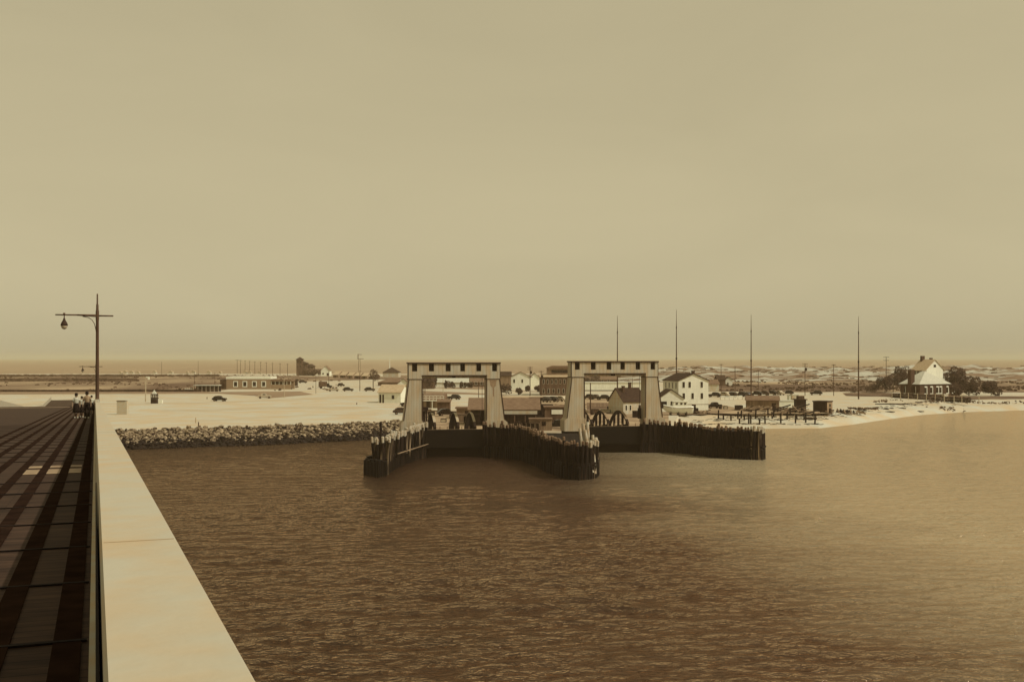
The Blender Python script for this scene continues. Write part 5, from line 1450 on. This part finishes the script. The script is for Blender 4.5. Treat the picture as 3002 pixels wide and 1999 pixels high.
# yard clutter around the ferry terminal
def crate(label, u, v, w, h, mt='plank', rz=0, cat='crate'):
    t = thing('crate', label, cat, G(u, v), R(rz), 'crates and boxes about the yard')
    m = MB(); m.box(-w / 2 + .04, w / 2 - .04, .04, w - .04, 0, h - .04); m.build('panel', mt, t)
    m = MB()
    for x in (-w / 2, w / 2 - .1):
        for y in (0, w - .1): m.box(x, x + .1, y, y + .1, 0, h)
    for z in (0, h - .1):
        m.box(-w / 2 + .1, w / 2 - .1, 0, .08, z, z + .1); m.box(-w / 2 + .1, w / 2 - .1, w - .08, w, z, z + .1)
    m.build('batten', 'pile', t)
def barrel(label, u, v, h=1.1):
    t = thing('barrel', label, 'barrel', G(u, v), 0, 'barrels about the yard')
    m = MB(); m.lathe([(.33, 0), (.4, h * .3), (.42, h * .5), (.4, h * .7), (.33, h)], n=12); m.build('staves', 'dkwood', t)
    m = MB(); m.lathe([(.415, h * .28), (.43, h * .36)], n=12); m.lathe([(.43, h * .64), (.415, h * .72)], n=12); m.build('hoop', 'iron', t)
for a in (('pale crate in front of the board tool shed', 1256, 1213, 1.3, 1.1, 'tan'), ('dark crate beside the signal post in the left gantry', 1264, 1222, 1.5, 1.2, 'dkwood'), ('brown box left of the waiting shed', 1328, 1228, 1.6, 1.0, 'brown'),
          ('large tan box right of the large sedan', 1352, 1236, 2.2, 1.5, 'tan'), ('dark box in front of the waiting shed', 1372, 1240, 1.8, 1.4, 'dkwood'), ('pale box on the rear of the left ramp approach', 1300, 1238, 1.2, .8, 'cream'),
          ('dark crate by the dark-roofed house inside the right gantry', 1790, 1206, 1.5, 1.2, 'dkwood'), ('pale crate on worn ground inside the right gantry', 1775, 1211, 2.4, .9, 'cream'), ('brown crate left inside the right gantry', 1745, 1214, 1.8, 1.2, 'brown'),
          ('dark crate at the right inside of the right gantry', 1868, 1224, 1.8, 1.5, 'dkwood'), ('tan crate beside the freight shed sign', 1612, 1232, 1.6, 1.2, 'tan'), ('dark crate behind the boat cradle', 2040, 1208, 1.3, 1.0, 'dkwood'),
          ('pale crate between the large white house and the long shed', 2128, 1199, 1.1, .8, 'cream'), ('dark crate left of the long shed', 2168, 1203, 1.8, 1.3, 'dkwood'), ('white box beside the privy', 2322, 1176, 2.0, 1.9, 'white')):
    crate(*a)
for a in (('barrel left of the pale crate by the board tool shed', 1248, 1214), ('barrel by the corner of the waiting shed', 1386, 1230), ('barrel below the ferry terminal sign band', 1520, 1251), ('barrel left of the brown crate inside the right gantry', 1736, 1216),
          ('barrel beside the long shed door', 2270, 1206), ('barrel in front of the outhouse', 2352, 1209), ('barrel at the corner of the tarred shed', 2432, 1209), ('barrel right of the rounded car by the large white house', 2112, 1199)):
    barrel(*a)
# board fences behind the terminal
for (u0, v0, u1, v1, lab) in ((1585, 1196, 1660, 1199, 'low board fence behind the freight shed'), (1715, 1196, 1800, 1192, 'low board fence across the right gantry opening'), (1392, 1196, 1434, 1192, 'low board fence at the right inside of the left gantry'), (2112, 1172, 2176, 1171, 'low pale rail fence in front of the parked cars')):
    a, b = G(u0, v0), G(u1, v1); t = thing('board_fence', lab, 'fence', a); e = b - a; nseg = max(2, int(e.length / 1.6))
    for k in range(nseg + 1):
        p = e * (k / nseg); m = MB(); m.box(p.x - .07, p.x + .07, p.y - .07, p.y + .07, -.1, 1.25); m.build('post', 'plank', t)
    m = MB()
    for z in (.35, .75, 1.1): m.beam((0, -.09, z), (e.x, e.y - .09, z), .05, .16)
    m.build('board', 'plank' if 'pale' not in lab else 'frame', t)
# two dock hands beside the ramps
# ------------------------------------------------------------------ people on the bridge
def person(label, loc, rz, h, top, bottom, skirt=True, hat=None, stride=.12, shoes='clothwhite', armbend=.2):
    t = thing('person', label, 'person', loc, rz)
    k = h / 1.7
    V = {}; E = []
    def P(n_, x, y, z, r): V[n_] = (x * k, y * k, z * k, r * k)
    P('pel', 0, 0, .93, .125); P('waist', 0, 0, 1.08, .11); P('chest', 0, .01, 1.28, .135); P('neckb', 0, 0, 1.42, .075); P('neck', 0, 0, 1.48, .05); P('head', 0, -.01, 1.58, .085); P('crown', 0, 0, 1.66, .07)
    E += [('pel', 'waist'), ('waist', 'chest'), ('chest', 'neckb'), ('neckb', 'neck'), ('neck', 'head'), ('head', 'crown')]
    for s, nm in ((-1, 'l'), (1, 'r')):
        st = stride * s
        P('hip' + nm, .09 * s, 0, .88, .09); P('kn' + nm, .1 * s, -st * .6 - .03, .49, .058); P('an' + nm, .1 * s, -st, .09, .038); P('to' + nm, .11 * s, -st - .15, .035, .032)
        E += [('pel', 'hip' + nm), ('hip' + nm, 'kn' + nm), ('kn' + nm, 'an' + nm), ('an' + nm, 'to' + nm)]
        P('sh' + nm, .18 * s, 0, 1.38, .055); P('el' + nm, .24 * s, .03 + st * .4, 1.10, .04); P('wr' + nm, .25 * s, -armbend * .5 + st * .8, .87, .028)
        P('pa' + nm, .25 * s, -armbend * .6 + st * .8, .80, .026)
        E += [('neckb', 'sh' + nm), ('sh' + nm, 'el' + nm), ('el' + nm, 'wr' + nm), ('wr' + nm, 'pa' + nm)]
        bx, by = .25 * s, -armbend * .6 + st * .8
        for q, (dx, dy, ln) in enumerate(((0, -.028, .065), (0, -.010, .078), (0, .010, .072), (0, .028, .055))):
            P('f%d%s' % (q, nm), bx, by + dy, .765, .009); P('g%d%s' % (q, nm), bx - .012 * s, by + dy - .004, .765 - ln, .007)
            E += [('pa' + nm, 'f%d%s' % (q, nm)), ('f%d%s' % (q, nm), 'g%d%s' % (q, nm))]
        P('th' + nm, bx - .01 * s, by - .055, .79, .010); P('tg' + nm, bx - .015 * s, by - .075, .75, .008); E += [('pa' + nm, 'th' + nm), ('th' + nm, 'tg' + nm)]
    names = list(V); me = bpy.data.meshes.new('body')
    me.from_pydata([V[n_][:3] for n_ in names], [(names.index(a), names.index(b)) for a, b in E], [])
    o = bpy.data.objects.new('body', me); COL.objects.link(o); o.parent = t
    me.materials.append(M['skin'])
    sk = o.modifiers.new('skin', 'SKIN'); me.skin_vertices.new() if not me.skin_vertices else None
    lay = me.skin_vertices[0].data
    for i, n_ in enumerate(names): lay[i].radius = (V[n_][3], V[n_][3]); lay[i].use_root = (n_ == 'pel')
    ss = o.modifiers.new('sub', 'SUBSURF'); ss.levels = 1; ss.render_levels = 1
    # clothes
    m = MB(); m.lathe([(.135 * k, 1.0 * k), (.13 * k, 1.1 * k), (.165 * k, 1.28 * k), (.175 * k, 1.38 * k), (.09 * k, 1.45 * k)], n=14, sx=1.12, sy=.85)
    for s in (-1, 1):
        st = stride * s; m.tube((.16 * s * k, 0, 1.38 * k), (.225 * s * k, (.02 + st * .3) * k, 1.14 * k), .068 * k, .06 * k, 9)
    m.build('shirt', top, t, smooth=True)
    if skirt:
        m = MB(); m.lathe([(.25 * k, .38 * k), (.235 * k, .55 * k), (.19 * k, .8 * k), (.135 * k, 1.04 * k)], n=16, sx=1.05, sy=.95); m.build('skirt', bottom, t, smooth=True)
    else:
        m = MB(); m.lathe([(.155 * k, .82 * k), (.16 * k, .9 * k), (.135 * k, 1.04 * k)], n=14, sx=1.1, sy=.85)
        for s in (-1, 1):
            st = stride * s; m.path([(.085 * s * k, 0, .86 * k), (.1 * s * k, (-st * .6 - .02) * k, .49 * k), (.1 * s * k, -st * k, .08 * k)], [.1 * k, .085 * k, .075 * k], 10)
        m.build('trousers', bottom, t, smooth=True)
    m = MB(); m.lathe([(.04 * k, 1.5 * k), (.098 * k, 1.56 * k), (.105 * k, 1.63 * k), (.08 * k, 1.7 * k), (.02 * k, 1.72 * k)], (0, .022 * k, 0), 12); m.build('hair', 'hair', t, smooth=True)
    if hat:
        m = MB(); m.lathe([(hat * k, 1.655 * k), (hat * k, 1.665 * k), (.1 * k, 1.675 * k), (.095 * k, 1.76 * k), (.05 * k, 1.78 * k)], n=14); m.build('hat', 'hair', t, smooth=True)
    m = MB()
    for s in (-1, 1):
        st = stride * s; m.box((.1 * s - .045) * k, (.1 * s + .045) * k, (-st - .19) * k, (-st + .06) * k, 0, .07 * k)
    m.build('shoes', shoes, t)
    # face: nose, brow and mouth
    m = MB(); m.prism([(-.09 * k, 1.60 * k), (-.12 * k, 1.565 * k), (-.09 * k, 1.555 * k)], -.014 * k, .014 * k, 'x')
    m.build('nose', 'skin', t)
    m = MB(); m.box(-.05 * k, -.02 * k, -.098 * k, -.085 * k, 1.595 * k, 1.612 * k); m.box(.02 * k, .05 * k, -.098 * k, -.085 * k, 1.595 * k, 1.612 * k); m.build('eyes', 'hair', t)
def onb(u, vf):
    # find bridge depth for foot row vf then lateral offset for column u
    Y = 5120 / (vf - 1158.0)
    a = (u - 279) * Y / F * bdir.y
    p = B(Y, a, 0.012); return p
person('person walking in white blouse and dark skirt, leftmost of the group on the bridge', onb(224, 1224), R(20), 1.68, 'clothwhite', 'clothdark', True, .15)
person('small person in light blouse and dark skirt in the middle of the group', onb(240, 1222), R(20), 1.5, 'clothwhite', 'clothdark', True, None)
person('tall person in figured shirt and dark trousers wearing a brimmed hat', onb(255, 1225), R(20), 1.78, 'clothmid', 'clothdark', False, .17)
person('person in dark skirt walking behind next to the parapet', onb(268.5, 1214), R(20), 1.55, 'clothwhite', 'clothdark', True, None, shoes='clothdark')

# ------------------------------------------------------------------ haze
m = MB(); m.box(-15000, 15000, -3000, 14000, -5, 38)
hz = m.build('haze', 'sand')
tag(hz, 'thin sea haze over the whole shore', 'haze', kind='stuff')
hm = bpy.data.materials.new('sea_haze'); hm.use_nodes = True
n = hm.node_tree.nodes; n.clear()
out = n.new('ShaderNodeOutputMaterial'); pv = n.new('ShaderNodeVolumePrincipled')
pv.inputs['Color'].default_value = (1, .74, .44, 1); pv.inputs['Density'].default_value = .00022; pv.inputs['Absorption Color'].default_value = (.9, .6, .4, 1); pv.inputs['Anisotropy'].default_value = 0.0
hm.node_tree.links.new(pv.outputs[0], out.inputs['Volume'])
hz.data.materials.clear(); hz.data.materials.append(hm)
hz.display_type = 'WIRE'
